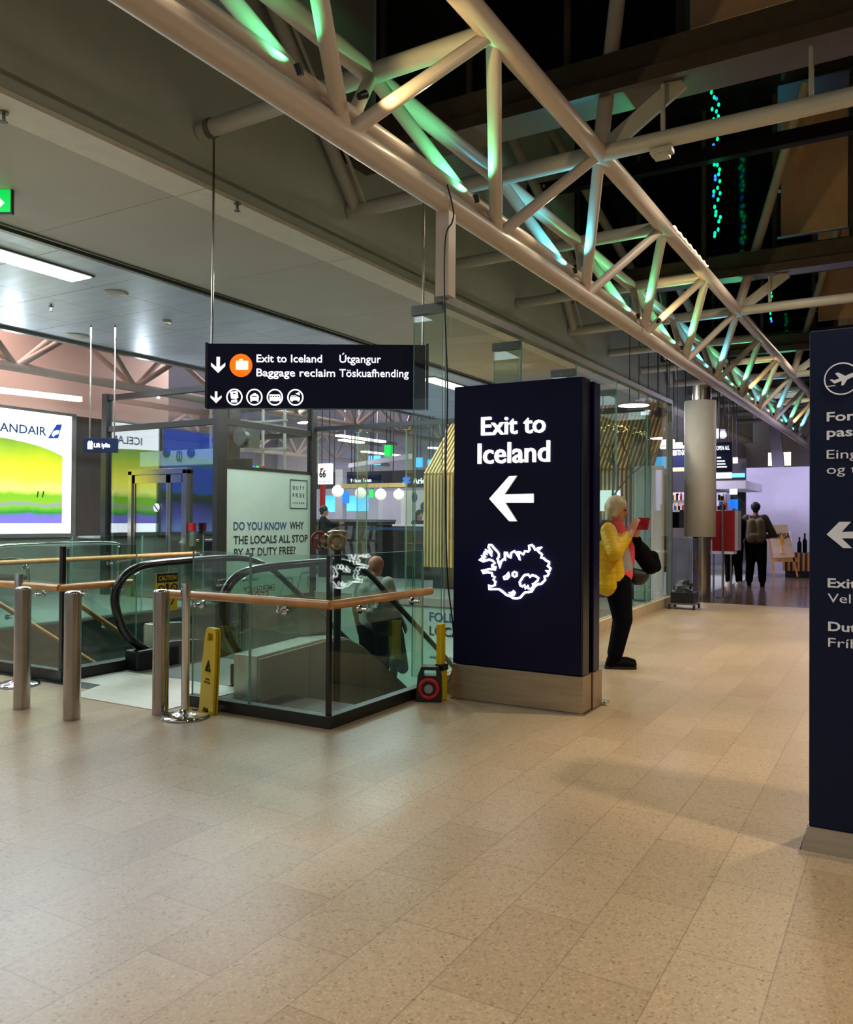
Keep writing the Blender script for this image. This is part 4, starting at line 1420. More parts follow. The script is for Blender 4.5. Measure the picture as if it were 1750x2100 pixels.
for s, (x0, yb), w_, h, of in (('For departing', (1696, 864), 0.42, 0.040, 0.02), ('passengers only', (1696, 896), 0.5, 0.040, 0.02), ('Eing\u00f6ngu fyrir', (1696, 941), 0.42, 0.040, 0.0), ('og tengifar\u00fega', (1696, 972), 0.42, 0.040, 0.0),
                               ('Exit to Iceland', (1698, 1204), 0.42, 0.040, 0.02), ('Velkomin til \u00cdslands', (1698, 1235), 0.55, 0.040, 0.0), ('Duty free', (1699, 1293), 0.27, 0.040, 0.02), ('Fr\u00edh\u00f6fn', (1699, 1326), 0.22, 0.040, 0.0)):
    text('sign_lettering', s, h, U(x0, yb), (1, 0, 0), m_white2, t2, w=w_, ext=0.002, off=of)
plate('left_arrow', [[(1696, 1096), (1722, 1070), (1746, 1070), (1727, 1091), (1790, 1088), (1790, 1104), (1727, 1104), (1748, 1124), (1730, 1124)]], m_white2, t2, 0.003, 0, U, TN)
pc = P(1727, 777, Y=T2Y)
g = MB().tube([Vector((pc.x + 0.066 * math.cos(k * PI / 24), T2Y - 0.002, pc.z + 0.066 * math.sin(k * PI / 24))) for k in range(48)], 0.003, 6, True)
g.build('symbol_ring', m_white2, t2)
plate('aeroplane_symbol', [[(1702, 779), (1707, 778), (1712, 780), (1722, 776), (1713, 766), (1720, 764), (1734, 771), (1748, 765), (1756, 764), (1757, 769), (1738, 779), (1731, 790), (1726, 791), (1727, 781), (1712, 787)], [(1697, 792), (1714, 790), (1714, 791.5), (1697, 793.5)]], m_white2, t2, 0.003, 0, U, TN)

# ================================================================== BOLLARDS, STANCHIONS, WET FLOOR SIGN
def bollard(x, y, label):
    b = empty('bollard', (x, y, 0), label, 'bollard', 'brushed steel bollards')
    MB().cyl((x, y, 0), (x, y, 0.885), 0.058, n=36).build('tube', m_steel, b)
    MB().lathe((x, y, 0.885), [(0.058, 0), (0.057, 0.008), (0.035, 0.018), (0.001, 0.021)], 36).build('cap', m_chrome, b)
    return b


bollard(-5.694, 3.80, 'leftmost steel bollard, in front of a chrome barrier post')
bollard(-5.09, 3.78, 'middle steel bollard on the bare floor left of the landing plate')
bollard(-4.68, 4.21, 'steel bollard beside the chrome post and yellow wet floor sign')


def stanchion(x, y, h, label):
    s = empty('stanchion', (x, y, 0), label, 'barrier post', 'chrome barrier posts')
    MB().lathe((x, y, 0), [(0.172, 0), (0.176, 0.008), (0.165, 0.02), (0.10, 0.034), (0.045, 0.046), (0.032, 0.06)], 40).build('base', m_chrome, s)
    MB().cyl((x, y, 0.05), (x, y, h - 0.09), 0.029, n=28).build('post', m_chrome, s)
    MB().cyl((x, y, h - 0.09), (x, y, h), 0.034, n=28).build('belt_head', m_chrome, s)
    g = MB().box(x - 0.036, x - 0.02, y - 0.018, y + 0.018, h - 0.085, h - 0.012)
    g.build('belt_slot', m_black, s)


stanchion(-4.455, 4.235, 0.955, 'chrome barrier post on a domed base before the yellow wet floor sign')
stanchion(-6.50, 4.30, 0.94, 'chrome barrier post half hidden behind the leftmost bollard')
ws = empty('wet_floor_sign', (-4.36, 4.36, 0), 'yellow folding wet floor sign leaning against the glass balustrade', 'warning sign')
wx, wn = Vector((0.94, -0.30, 0)).normalized(), Vector((-0.30, -0.94, 0)).normalized()
WO = Vector((-4.53, 4.44, 0))


def W(u, z, o=0.0):
    return WO + wx * u + wn * (o - 0.06 * z) + Vector((0, 0, z))


g = MB()
FACE = [(0.0, 0.0), (0.06, 0.0), (0.065, 0.035), (0.145, 0.035), (0.15, 0.0), (0.21, 0.0), (0.20, 0.38), (0.185, 0.585), (0.165, 0.615), (0.05, 0.615), (0.03, 0.59), (0.008, 0.38)]
# face with an open grip: four strips around the hole plus the lower body
STRIPS = ([(0.0, 0.0), (0.06, 0.0), (0.065, 0.035), (0.145, 0.035), (0.15, 0.0), (0.21, 0.0), (0.20, 0.38), (0.19, 0.52), (0.02, 0.52), (0.008, 0.38)], [(0.02, 0.52), (0.065, 0.52), (0.07, 0.575), (0.03, 0.59)],
             [(0.15, 0.52), (0.19, 0.52), (0.185, 0.585), (0.145, 0.575)], [(0.03, 0.59), (0.07, 0.575), (0.145, 0.575), (0.185, 0.585), (0.165, 0.615), (0.05, 0.615)])
for poly in STRIPS:
    g.prism([W(u, z) for u, z in poly], wn * -0.02)
g.build('front_board', m_yel, ws, 0.004)
g = MB()
for poly in STRIPS:
    g.prism([W(u, z, -0.03) for u, z in poly], wn * -0.012)
g.build('back_board', m_yel, ws, 0.004)
g = MB()
tri = [W(0.105 + 0.042 * math.sin(k * 2 * PI / 3), 0.325 + 0.05 * math.cos(k * 2 * PI / 3), 0.003) for k in range(3)]
g.tube(tri, 0.005, 6, True)
g.sphere(W(0.108, 0.35, 0.003), 0.007, 8, 6)
g.bar(W(0.106, 0.342, 0.003), W(0.1, 0.318, 0.003), 0.01, 0.004)
g.bar(W(0.1, 0.318, 0.003), W(0.12, 0.303, 0.003), 0.007, 0.004)
g.bar(W(0.1, 0.318, 0.003), W(0.09, 0.303, 0.003), 0.007, 0.004)
g.bar(W(0.106, 0.34, 0.003), W(0.09, 0.325, 0.003), 0.006, 0.004)
g.build('slip_symbol', m_ink, ws)
for s, z, w_ in (('VAR\u00da\u00d0', 0.235, 0.06), ('H\u00c1LT G\u00d3LF', 0.212, 0.095)):
    text('sign_lettering', s, 0.016, W(0.105 - w_ / 2, z, 0.001), wx, m_ink, ws, w=w_, ext=0.001, off=0.01, n=wn)

# ================================================================== FIRE VALVE BEHIND THE CORNER GLASS
va = empty('fire_valve', (-4.0, 5.42, 0), 'brass hydrant valve with a red handwheel on a dark standpipe', 'valve')
VC = P(693, 1110, X=-4.02)
VL = P(656, 1108, X=-4.16)
ax = (VC - VL)
ax.z = 0
ax.normalize()
MB().cyl((VC.x, VC.y, -0.3), (VC.x, VC.y, VC.z - 0.05), 0.03, n=24).build('standpipe', m_dark, va)
g = MB()
g.sphere(VC, 0.075, 22, 14, sc3=(1, 1, 1.0))
g.cyl(VC - ax * 0.13, VC, 0.05, 0.055, n=24)
g.cyl(VC - ax * 0.105, VC - ax * 0.09, 0.062, n=24)
g.lathe(VC + Vector((0, 0, 0.05)), [(0.06, 0), (0.085, 0.015), (0.085, 0.03), (0.05, 0.04)], 24)
g.build('valve_body', m_bronze, va)
oa = (Vector((0.5, -0.86, 0))).normalized()
MB().lathe(VC, [(0.05, 0.03), (0.052, 0.085), (0.078, 0.09), (0.078, 0.105), (0.05, 0.107), (0.035, 0.09)], 28, oa).build('outlet', m_bronze, va)
hw = Vector((VL.x, VL.y, VL.z))
wa = oa
wu = wa.cross(Vector((0, 0, 1))).normalized()
g = MB()
g.tube([hw + wu * (0.066 * math.cos(k * PI / 16)) + Vector((0, 0, 0.066 * math.sin(k * PI / 16))) for k in range(32)], 0.011, 10, True)
for k in range(5):
    t = k * 2 * PI / 5 + 0.3
    g.bar(hw, hw + wu * (0.066 * math.cos(t)) + Vector((0, 0, 0.066 * math.sin(t))), 0.012, 0.012)
g.cyl(hw - wa * 0.01, hw + wa * 0.012, 0.016, n=14)
g.build('handwheel', m_red, va)
MB().cyl(hw, hw.lerp(VC, 0.5), 0.014, n=12).build('spindle', m_bronze, va)

# ================================================================== COLUMN, CHARITY BOX, RED STAND
cl_ = empty('column', (-3.33, 15.85, 0), 'steel column with a white cylindrical sleeve under the truss', 'column')
MB().cyl((-3.30, 15.85, 0), (-3.30, 15.85, 3.95), 0.165, n=36).build('pipe', m_steel, cl_)
MB().lathe((-3.33, 15.85, 1.14), [(0.25, 0), (0.285, 0.0), (0.285, 2.52), (0.25, 2.52)], 48).build('sleeve', m_sleeve, cl_)
cbx = empty('donation_box', (-3.15, 13.75, 0), 'clear tapered donation box on a wheeled base beside the glass wall end', 'donation box')
a, b = P(1381, 1240, Y=13.75), P(1428, 1240, Y=13.75)
cx_ = (a.x + b.x) / 2
hw_ = (b.x - a.x) / 2
g = MB()
lo_, hi_ = [], []
for sx, sy in ((-1, -1), (1, -1), (1, 1), (-1, 1)):
    lo_.append(Vector((cx_ + sx * hw_ * 0.98, 13.75 + sy * hw_ * 0.98, 0.27)))
    hi_.append(Vector((cx_ + sx * hw_ * 0.90, 13.75 + sy * hw_ * 0.9, 1.14)))
g.add(lo_ + hi_, [(0, 1, 5, 4), (1, 2, 6, 5), (2, 3, 7, 6), (3, 0, 4, 7), (4, 5, 6, 7)])
g.build('clear_case', glass('smoky_acrylic', (232, 238, 244), 0.10), cbx)
MB().box(cx_ - hw_, cx_ + hw_, 13.75 - hw_, 13.75 + hw_, 0.1, 0.27).build('base', m_black, cbx, 0.006)
MB().box(cx_ - hw_ * 1.15, cx_ + hw_ * 1.15, 13.75 - hw_ * 1.1, 13.75 + hw_ * 1.1, 0.075, 0.1).build('dolly', m_grey, cbx)
for sx in (-1, 1):
    for sy in (-1, 1):
        MB().cyl((cx_ + sx * hw_ * 1.05 - 0.015, 13.75 + sy * hw_, 0.037), (cx_ + sx * hw_ * 1.05 + 0.015, 13.75 + sy * hw_, 0.037), 0.037, n=16).build('caster', m_rubber, cbx)
nt_ = MB()
for k in range(26):
    q = Vector((cx_ + RND.uniform(-.7, .7) * hw_, 13.75 + RND.uniform(-.7, .7) * hw_, 0.29 + RND.random() * 0.16))
    nt_.obox(q, Vector((RND.uniform(-1, 1), RND.uniform(-1, 1), RND.uniform(-.5, .5))).normalized() * 0.06, Vector((0, 0.0, 0.02)), Vector((0.01, 0.01, 0)), k % 3)
tag(nt_.build('banknotes', [m_lil2, m_dgrey, m_clad]), 'crumpled banknotes lying in the clear donation box', 'money', kind='stuff')
rs = empty('red_stand', (-2.95, 16.3, 0), 'red display stand with a metal pole by the white column', 'stand')
a, b = P(1462, 1130, Y=16.3), P(1508, 1047, Y=16.3)
MB().box(a.x, b.x, 16.25, 16.6, a.z, b.z).build('panel', m_redp, rs, 0.01)
MB().box(a.x, b.x - 0.02, 16.24, 16.6, a.z - 0.05, a.z).build('white_trim', m_white2, rs)
MB().box(b.x, b.x + 0.06, 16.27, 16.6, a.z + 0.02, b.z).build('side_panel', m_lil2, rs)
for px in (1464, 1500):
    q = P(px, 1130, Y=16.45)
    MB().cyl((q.x, 16.45, 0), (q.x, 16.45, a.z), 0.018, n=12).build('leg', m_steel, rs)
q = P(1483, 1100, Y=16.15)
MB().cyl((q.x, 16.15, 0.02), (q.x, 16.15, 1.75), 0.022, n=14).build('pole', m_steel, rs)
MB().cyl((q.x, 16.15, 0), (q.x, 16.15, 0.02), 0.15, n=24).build('pole_foot', m_steel, rs)

# ================================================================== WOOD SLAT PAVILION
pv = empty('slat_pavilion', (-6.3, 15.5, 0), 'gabled pavilion of pale vertical wood slats behind the glass', 'pavilion')
PX0, PX1, PY, EZ = -8.62, -3.95, 14.7, 2.34
MB().box(PX0 + 0.03, PX1 - 0.03, PY + 0.16, 16.1, 0.45, 2.3).build('inner_wall', m_slatb, pv)
MB().box(PX0 + 0.1, PX1 - 0.1, PY + 0.2, 16.05, 0.0, 0.45).build('plinth', m_counter, pv)
RY, RZ = 16.2, 3.75
g = MB()
n_ = 60
for k in range(n_):
    x = PX0 + (PX1 - PX0) * k / (n_ - 1)
    g.box(x - 0.016, x + 0.016, PY, PY + 0.14, 0.45, EZ)
g.build('front_slats', m_slat, pv)
g = MB()
for k in range(n_):
    x = PX0 + (PX1 - PX0) * k / (n_ - 1)
    g.bar((x, PY + 0.05, EZ), (x, RY, RZ), 0.03, 0.13)
g.build('roof_slats', m_slat, pv)
MB().prism([(PX0 + 0.05, PY + 0.2, EZ - 0.06), (PX1 - 0.05, PY + 0.2, EZ - 0.06), (PX1 - 0.05, RY, RZ - 0.14), (PX0 + 0.05, RY, RZ - 0.14)], (0, 0.02, -0.05)).build('roof_backing', m_slatb, pv)
g = MB()
for k in range(24):
    yy = PY + 0.16 + 1.25 * k / 23
    g.box(PX0 - 0.02, PX0 + 0.1, yy - 0.022, yy + 0.022, 0.45, EZ)
g.build('side_slats', m_slat, pv)
dp = MB()
a, b = P(1231, 1048, Y=14.6), P(1271, 1005, Y=14.6)
dp.box(a.x, b.x, 14.6, 14.66, a.z, b.z)
tag(dp.build('display_screen', m_screen), 'bright small screen on the slat pavilion just right of the navy exit sign', 'screen')
# bare tree with small lights behind the glass
tr2 = empty('bare_tree', P(1330, 1240, Y=15.2), 'bare branched tree with tiny warm lights behind the glass wall', 'tree')
c0 = P(1283, 1060, Y=14.2)
g = MB()
lb = MB()


def branch(p, d, L, r, dep):
    q = p + d * L
    g.tube([p, p.lerp(q, 0.5) + Vector((RND.uniform(-.04, .04), RND.uniform(-.04, .04), 0)), q], [r, r * 0.85, r * 0.65], 6)
    if dep == 0:
        lb.sphere(q, 0.009, 6, 4)
        return
    for k in range(3):
        e = (d + Vector((RND.uniform(-.9, .9), RND.uniform(-.15, .15), RND.uniform(-.2, .6)))).normalized()
        branch(q, e, L * (0.28 if dep == 4 else 0.7), r * 0.6, dep - 1)


branch(Vector((c0.x - 0.3, 14.42, 0.0)), Vector((0, 0, 1)), 1.85, 0.03, 4)
g.build('trunk', m_brownw, tr2)
lb.build('fairy_lights', m_warmled, tr2)['kind'] = 'stuff'
for k, lab in enumerate(('slim bright lamp nearest the slat pavilion behind the glass wall', 'middle slim bright lamp behind the end of the glass wall', 'slim bright lamp farthest back, beside the white column')):
    q = P(1330 + 18 * k, 905 + 6 * k, Y=16.6 + 0.7 * k)
    wv = MB().box(q.x - 0.5, q.x + 0.5, q.y, q.y + 0.1, q.z - 0.03, q.z + 0.02)
    wo_ = tag(wv.build('linear_lamp', m_lampw), lab, 'lamp')
    r = MB()
    for x in (-0.4, 0.4):
        r.cyl((q.x + x, q.y + 0.05, q.z), (q.x + x, q.y + 0.05, 8.6), 0.008, n=6)
    r.build('hanger_rods', m_dark, wo_)

# ================================================================== CAFE AND HALL BEYOND THE GLASS SCREEN
def hbox(name, p0, p1, Y, t, mat, label, cat, group=None, bevel=0.0, hang=None):
    a, b = P(p0[0], p0[1], Y=Y), P(p1[0], p1[1], Y=Y)
    g = MB().box(a.x, b.x, Y, Y + t, min(a.z, b.z), max(a.z, b.z))
    o = tag(g.build(name, mat, None, bevel), label, cat, group)
    if hang:
        r = MB()
        for x in (a.x + (b.x - a.x) * 0.2, a.x + (b.x - a.x) * 0.8):
            r.cyl((x, Y + t / 2, max(a.z, b.z) - 0.01), (x, Y + t / 2, hang), 0.012, n=8)
        r.build('hanger_rods', m_dark, o)
    return o


cc = empty('cafe_counter', (-11.4, 17.0, 0), 'cafe counter with grey chevron cladding below round white lamps', 'counter')
a, b, c = P(640, 1160, Y=17), P(775, 1068, Y=17), P(915, 1160, Y=17)
MB().box(a.x, b.x, 17.0, 17.8, 0, 1.36).build('body', m_counter, cc)
MB().box(b.x, c.x, 16.9, 17.8, 0, 1.30).build('body', m_black, cc)
MB().box(b.x + 0.5, c.x, 16.88, 17.8, 1.26, 1.31).build('worktop', m_white2, cc)
MB().box(a.x, b.x, 16.95, 17.85, 1.36, 1.42).build('worktop', m_chev, cc)
g = MB()
for r in range(3):
    for k in range(9):
        x0 = a.x + 0.26 * k
        z0 = 0.12 + 0.4 * r
        s_ = 0.1 if r % 2 == 0 else -0.1
        if x0 + 0.2 < b.x:
            g.prism([(x0 + 0.05, 16.985, z0), (x0 + 0.2, 16.985, z0), (x0 + 0.2 + s_ * 0.6, 16.985, z0 + 0.34), (x0 + 0.05 + s_ * 0.6, 16.985, z0 + 0.34)], (0, 0.02, 0))
g.build('chevron_cladding', m_chev, cc)
a, b = P(735, 1083, Y=16.5), P(868, 1082, Y=16.5)
qb = empty('queue_barrier', (a.x, 16.5, 0), 'blue belt queue barrier in front of the dark cafe counter', 'barrier')
MB().box(a.x, b.x, 16.49, 16.5, a.z - 0.035, a.z + 0.03).build('belt', m_inkb, qb)
for x in (a.x, b.x):
    MB().cyl((x, 16.5, 0), (x, 16.5, a.z + 0.05), 0.03, n=14).build('post', m_black, qb)
for i, (px, py, r, lab) in enumerate(((693, 1007, 0.145, 'leftmost round white lamp over the cafe counter'), (740, 1011, 0.135, 'second round white lamp from the left over the cafe counter'),
                                      (781, 1014, 0.135, 'third round white lamp from the left over the cafe counter'), (818, 1014, 0.125, 'rightmost round white lamp, near the slat pavilion'))):
    q = P(px, py, Y=16.2)
    lt = empty('globe_lamp', q, lab, 'lamp', 'globe lamps over the cafe counter')
    MB().sphere(q, r, 22, 14).build('globe', m_globe, lt)
    MB().cyl(q + Vector((0, 0, r * 0.9)), q + Vector((0, 0, r * 1.25)), 0.03, 0.012, n=10).build('neck', m_white2, lt)
    MB().cyl(q + Vector((0, 0, r * 1.2)), (q.x, 16.2, P(px, 995, Y=16.2).z), 0.008, n=6).build('cord', m_black, lt)
hbox('lamp_rail', (700, 1001), (832, 990), 16.18, 0.08, m_slat, 'wooden rail from which the round white lamps hang', 'rail', hang=5.9)
hbox('shop_band', (628, 1003), (912, 962), 22.0, 0.3, m_signd, 'dark shopfront band behind the cafe lamps', 'shopfront', hang=5.9)
bs_ = hbox('wayfinding_sign', (704, 994), (777, 973), 19.5, 0.12, m_navy2, 'blue hanging wayfinding sign over the cafe lamps', 'sign', hang=5.9)
text('sign_lettering', '\u2191 Gates  Toilets', 0.10, P(719, 989, Y=19.49), (1, 0, 0), m_white, bs_, w=P(762, 989, Y=19.49).x - P(719, 989, Y=19.49).x, ext=0.004, off=0.02)
q = P(834, 985, Y=21.965)
ss = empty('shop_sign', q, 'blue star and white name on the dark shopfront band', 'sign')
g = MB()
for k in range(3):
    t = PI / 2 + k * PI / 3
    g.bar(q - Vector((math.cos(t) * 0.14, 0, math.sin(t) * 0.14)), q + Vector((math.cos(t) * 0.14, 0, math.sin(t) * 0.14)), 0.05, 0.07)
g.build('star_emblem', m_cblue, ss)
text('sign_lettering', 'Arion', 0.19, P(847, 992, Y=21.9), (1, 0, 0), m_white, ss, ext=0.02, off=0.02)
s6 = hbox('light_box', (652, 993), (678, 950), 17.5, 0.12, m_white, 'white lit box with the number 66 and red flames', 'sign', hang=5.9)
text('sign_lettering', '66', 0.2, P(655, 979, Y=17.49), (1, 0, 0), m_ink, s6, w=0.22, ext=0.004, off=0.03)
MB().obox(P(660, 962, Y=17.48), (0.05, 0, 0), (0, 0.004, 0), (0.02, 0, 0.03)).build('red_mark', m_redp, s6)
a, b = P(653, 990, Y=17.49), P(677, 987, Y=17.49)
text('sign_lettering', 'NORTH', 0.05, a, (1, 0, 0), m_inkb, s6, w=b.x - a.x, ext=0.003)
hbox('pillar', (687, 1090), (703, 962), 18.6, 0.2, m_lil2, 'pale square pillar beside the lit 66 box', 'pillar')
hbox('banner', (656, 1040), (666, 990), 17.6, 0.04, m_redp, 'narrow red banner under the lit 66 box', 'banner')
hbox('wall_screen', (665, 1050), (686, 1016), 22.5, 0.08, m_cyan, 'cyan wall screen partly behind the leftmost round lamp', 'screen')
hbox('wall_screen', (706, 1048), (753, 1016), 22.5, 0.08, m_cyan, 'wider cyan wall screen behind the second round lamp', 'screen')
hbox('blue_poster', (702, 1032), (715, 1008), 18.56, 0.04, m_cblue, 'small bright blue poster beside the pale pillar', 'poster')
hbox('green_notice', (757, 1020), (766, 1004), 21.5, 0.04, m_green, 'small green notice between two round lamps', 'sign', hang=5.9)
hbox('partition', (776, 1078), (826, 1006), 21.0, 0.1, m_lil2, 'pale grey partition behind the third round lamp', 'partition')
cw = hbox('partition', (822, 1078), (875, 1005), 20.5, 0.1, m_sleeve, 'cream wall with blue ovals beside the slat pavilion', 'partition')
for px, py in ((850, 1020), (868, 1040)):
    q = P(px, py, Y=20.49)
    MB().add(circ(q, 0.13, (0.7, 0, 0), (0, 0, 1.1)), [tuple(range(28))[::-1]]).build('oval', m_inkb, cw)
hbox('flight_screen', (851, 958), (864, 938), 21.0, 0.1, m_cyan, 'small cyan flight screen above the shop name', 'screen', hang=5.9)
hbox('flight_screen', (877, 954), (889, 942), 21.0, 0.1, m_cyan, 'smallest cyan flight screen at the pavilion roof edge', 'screen', hang=5.9)
hbox('flight_screen', (756, 954), (778, 934), 24.0, 0.1, m_cyan, 'cyan flight screen under the second ceiling strip', 'screen', hang=5.9)
eg = hbox('exit_sign', (788, 936), (801, 912), 20.0, 0.12, m_green, 'green lit exit sign hanging above the cafe', 'exit sign', hang=5.9)
hb = MB()
a, b = P(718, 955, Y=19.5), P(842, 936, Y=16.5)
hb.bar(a, b, 0.10, 0.12)
tag(hb.build('duct', m_lil2), 'pale straight duct crossing under the hall ceiling', 'duct')
for i, (p0, p1, lab) in enumerate((((693, 893), (787, 906), 'long strip lamp in the hall beyond the glass screen'), ((745, 926), (817, 934), 'strip lamp beside the green hall exit sign'), ((882, 918), (905, 920), 'short strip lamp at the pavilion roof'),
                                   ((700, 902), (742, 908), 'faint strip lamp just below the long hall lamp'))):
    z_l = 4.35
    a, b = P(*p0, Z=z_l), P(*p1, Z=z_l)
    g = MB().bar(a, b, 0.28, 0.06)
    o = tag(g.build('strip_lamp', m_lampw), lab, 'lamp', 'hall strip lamps')
    r = MB()
    for t in (0.15, 0.85):
        c = a.lerp(b, t)
        r.cyl(c, (c.x, c.y, 5.9), 0.012, n=8)
    r.build('hanger_rods', m_grey, o)
a, b = P(-10, 799, X=-15.0), P(165, 819, X=-15.0)
tag(MB().bar(a, b, 0.12, 0.10).build('strip_lamp', m_lampw), 'long white strip lamp above the bright hillside screen', 'lamp', 'hall strip lamps')


def hall_truss(x, y0, y1, zb, zt, label, sp_=2.6, r=0.09):
    t = empty('hall_truss', (x, y0, zb), label, 'truss')
    MB().cyl((x, y0, zb), (x, y1, zb), r, n=16).build('bottom_chord', m_hallt, t)
    MB().cyl((x - 0.45, y0, zt), (x - 0.45, y1, zt), r * 0.9, n=16).build('top_chord', m_hallt, t)
    MB().cyl((x + 0.45, y0, zt), (x + 0.45, y1, zt), r * 0.9, n=16).build('top_chord', m_hallt, t)
    k = 0
    y = y0
    while y < y1 - sp_:
        for s in (-0.45, 0.45):
            MB().cyl((x, y, zb), (x + s, y + sp_ / 2, zt), r * 0.62, n=10).build('brace', m_hallt, t)
            MB().cyl((x, y + sp_, zb), (x + s, y + sp_ / 2, zt), r * 0.62, n=10).build('brace', m_hallt, t)
        y += sp_


m_hallt = M('hall_truss_paint', (176, 158, 148), 0.5, var=0.05)
hall_truss(-13.6, 6.3, 33, 4.08, 5.1, 'nearer grey roof truss crossing the hall behind the hanging sign')
hall_truss(-22.0, 14, 34, 4.1, 5.1, 'further grey roof truss deep in the hall')

# ================================================================== SHOPS AND FAR END OF THE CONCOURSE
wpn = hbox('partition', (1529, 1182), (1760, 954), 24.5, 0.15, m_lil, 'large plain lilac white hoarding at the far end', 'partition')
es2 = empty('poster_easel', P(1605, 1190, Y=22.4), 'wooden easel holding a drink poster before the lilac hoarding', 'easel')


def E2(x, y, o=0.0):
    p = P(x, y, Y=22.4)
    return Vector((p.x, 22.4 - o, p.z))


g = MB()
g.prism([E2(1574, 1077), E2(1615, 1076), E2(1630, 1143), E2(1588, 1144)], (0, 0.03, 0))
g.build('poster_board', M('poster_peach', (240, 206, 184), 0.6), es2)
for p0, p1 in (((1574, 1077), (1588, 1183)), ((1619, 1100), (1636, 1183)), ((1585, 1148), (1640, 1148))):
    MB().bar(E2(*p0, -0.04), E2(*p1, -0.04), 0.05, 0.04 if p0[1] != 1148 else 0.1).build('leg' if p0[1] != 1148 else 'tray', m_wood, es2)
text('poster_lettering', 'MIMOSA', 0.14, E2(1582, 1104, 0.005), (1, 0, 0.02), m_ink, es2, w=E2(1620, 1100).x - E2(1582, 1100).x, ext=0.003, off=0.02)
g = MB()
q = E2(1604, 1110, 0.006)
g.prism([q + Vector((-0.05, 0, 0.12)), q + Vector((0.05, 0, 0.12)), q + Vector((0.03, 0, -0.1)), q + Vector((-0.03, 0, -0.1))], (0, -0.004, 0))
g.bar(q + Vector((0, 0, -0.1)), q + Vector((0.02, 0, -0.3)), 0.012, 0.006)
g.bar(q + Vector((-0.05, 0, -0.3)), q + Vector((0.09, 0, -0.3)), 0.03, 0.006)
g.build('poster_glass_drawing', M('drink_orange', (236, 170, 50), 0.6), es2)
pl = empty('slat_planter', P(1640, 1180, Y=22.9), 'low counter with vertical brown slats beside the poster easel', 'counter')
a, b = P(1606, 1170, Y=22.9), P(1720, 1136, Y=22.9)
MB().box(a.x, b.x, 22.95, 23.6, a.z, b.z).build('body', m_brownw, pl)
g = MB()
for k in range(18):
    x = a.x + 0.115 * k
    g.box(x, x + 0.05, 22.9, 22.95, a.z, b.z)
g.build('slats', M('copper_slat', (206, 140, 92), 0.5), pl)
MB().box(a.x + 0.05, b.x, 22.97, 23.6, 0, a.z).build('plinth', m_black, pl)
for i, (px, c, h, lab) in enumerate(((1620, m_white2, 0.55, 'tall white bottle on the slatted counter'), (1640, m_navyf, 0.4, 'dark blue bottle on the slatted counter'), (1651, m_blackf, 0.5, 'black bottle on the slatted counter'))):
    q = P(px, 1136, Y=23.2)
    tag(MB().lathe((q.x, 23.2, b.z + 0.002), [(0.05, 0), (0.052, h * 0.6), (0.02, h * 0.75), (0.02, h)], 18).build('bottle', c), lab, 'bottle')
# shopfront sign boards left of the hoarding
s1 = hbox('menu_board', (1468, 968), (1502, 906), 19.0, 0.1, m_navy2, 'dark blue hanging board with white lettering right of the column', 'sign', hang=8.6)
for s, x, y, w_ in (('OPEN', 1470, 924, 0.22), ('ALL', 1485, 924, 0.2), ('DRINKS', 1470, 946, 0.3)):
    pass
g = MB()
for px, py, w_ in ((1471, 940, 8), (1471, 947, 16), (1471, 953, 17), (1471, 959, 20)):
    q0_, q1_ = P(px, py, Y=18.98), P(px + w_, py - 3, Y=18.98)
    g.box(q0_.x, q1_.x, 18.97, 19.0, q0_.z, q1_.z)
g.build('blurred_lines', m_white, s1)
text('sign_lettering', 'OPEN ALL', 0.09, P(1470, 923, Y=18.99), (1, 0, 0), m_white, s1, w=P(1497, 923, Y=18.99).x - P(1470, 923, Y=18.99).x, ext=0.004, off=0.02)
s2 = hbox('neon_sign', (1468, 900), (1488, 880), 21.5, 0.05, m_lil, 'white script neon letters high behind the white column', 'sign', hang=8.6)
text('neon_lettering', 'le', 0.22, P(1470, 897, Y=21.4), (1, 0, 0), m_white, s2, w=0.24, ext=0.03, off=0.03)
s3 = hbox('shop_fascia', (1372, 958), (1412, 920), 20.5, 0.2, m_navy2, 'dark blue shop fascia between the glass wall and the white column', 'sign', hang=8.6)
text('sign_lettering', 'NESS TO GO', 0.13, P(1378, 934, Y=20.48), (1, 0, 0), m_white, s3, w=P(1406, 934, Y=20.48).x - P(1378, 934, Y=20.48).x, ext=0.006, off=0.02)
hbox('wood_band', (1374, 967), (1412, 958), 20.5, 0.2, m_slat, 'pale wood band under the dark blue shop fascia', 'shopfront')
hbox('lit_sign', (1501, 950), (1513, 938), 22.5, 0.06, m_screen, 'small white lit panel right of the blue hanging board', 'screen', hang=8.6)
hbox('menu_screen', (1468, 981), (1500, 969), 22.9, 0.11, m_screen, 'bright menu screen under the blue hanging board', 'screen')
hbox('menu_screen', (1502, 979), (1527, 970), 22.9, 0.11, m_cyan, 'blue menu screen beside the lilac hoarding top corner', 'screen')
hbox('canopy', (1468, 1003), (1530, 985), 20.5, 2.51, m_lil2, 'pale canopy over the shop counter beside the lilac hoarding', 'canopy')
hbox('counter_screen', (1497, 1014), (1512, 1003), 20.5, 0.05, m_screen, 'small white screen under the pale canopy', 'screen')
hbox('shop_screen', (1489, 1046), (1513, 1024), 22.9, 0.11, m_cblue, 'bright blue screen above the red stand', 'screen')
hbox('shop_back_wall', (1360, 1105), (1530, 940), 23.0, 0.1, m_signd, 'dark back wall of the shop behind the white column', 'shopfront')
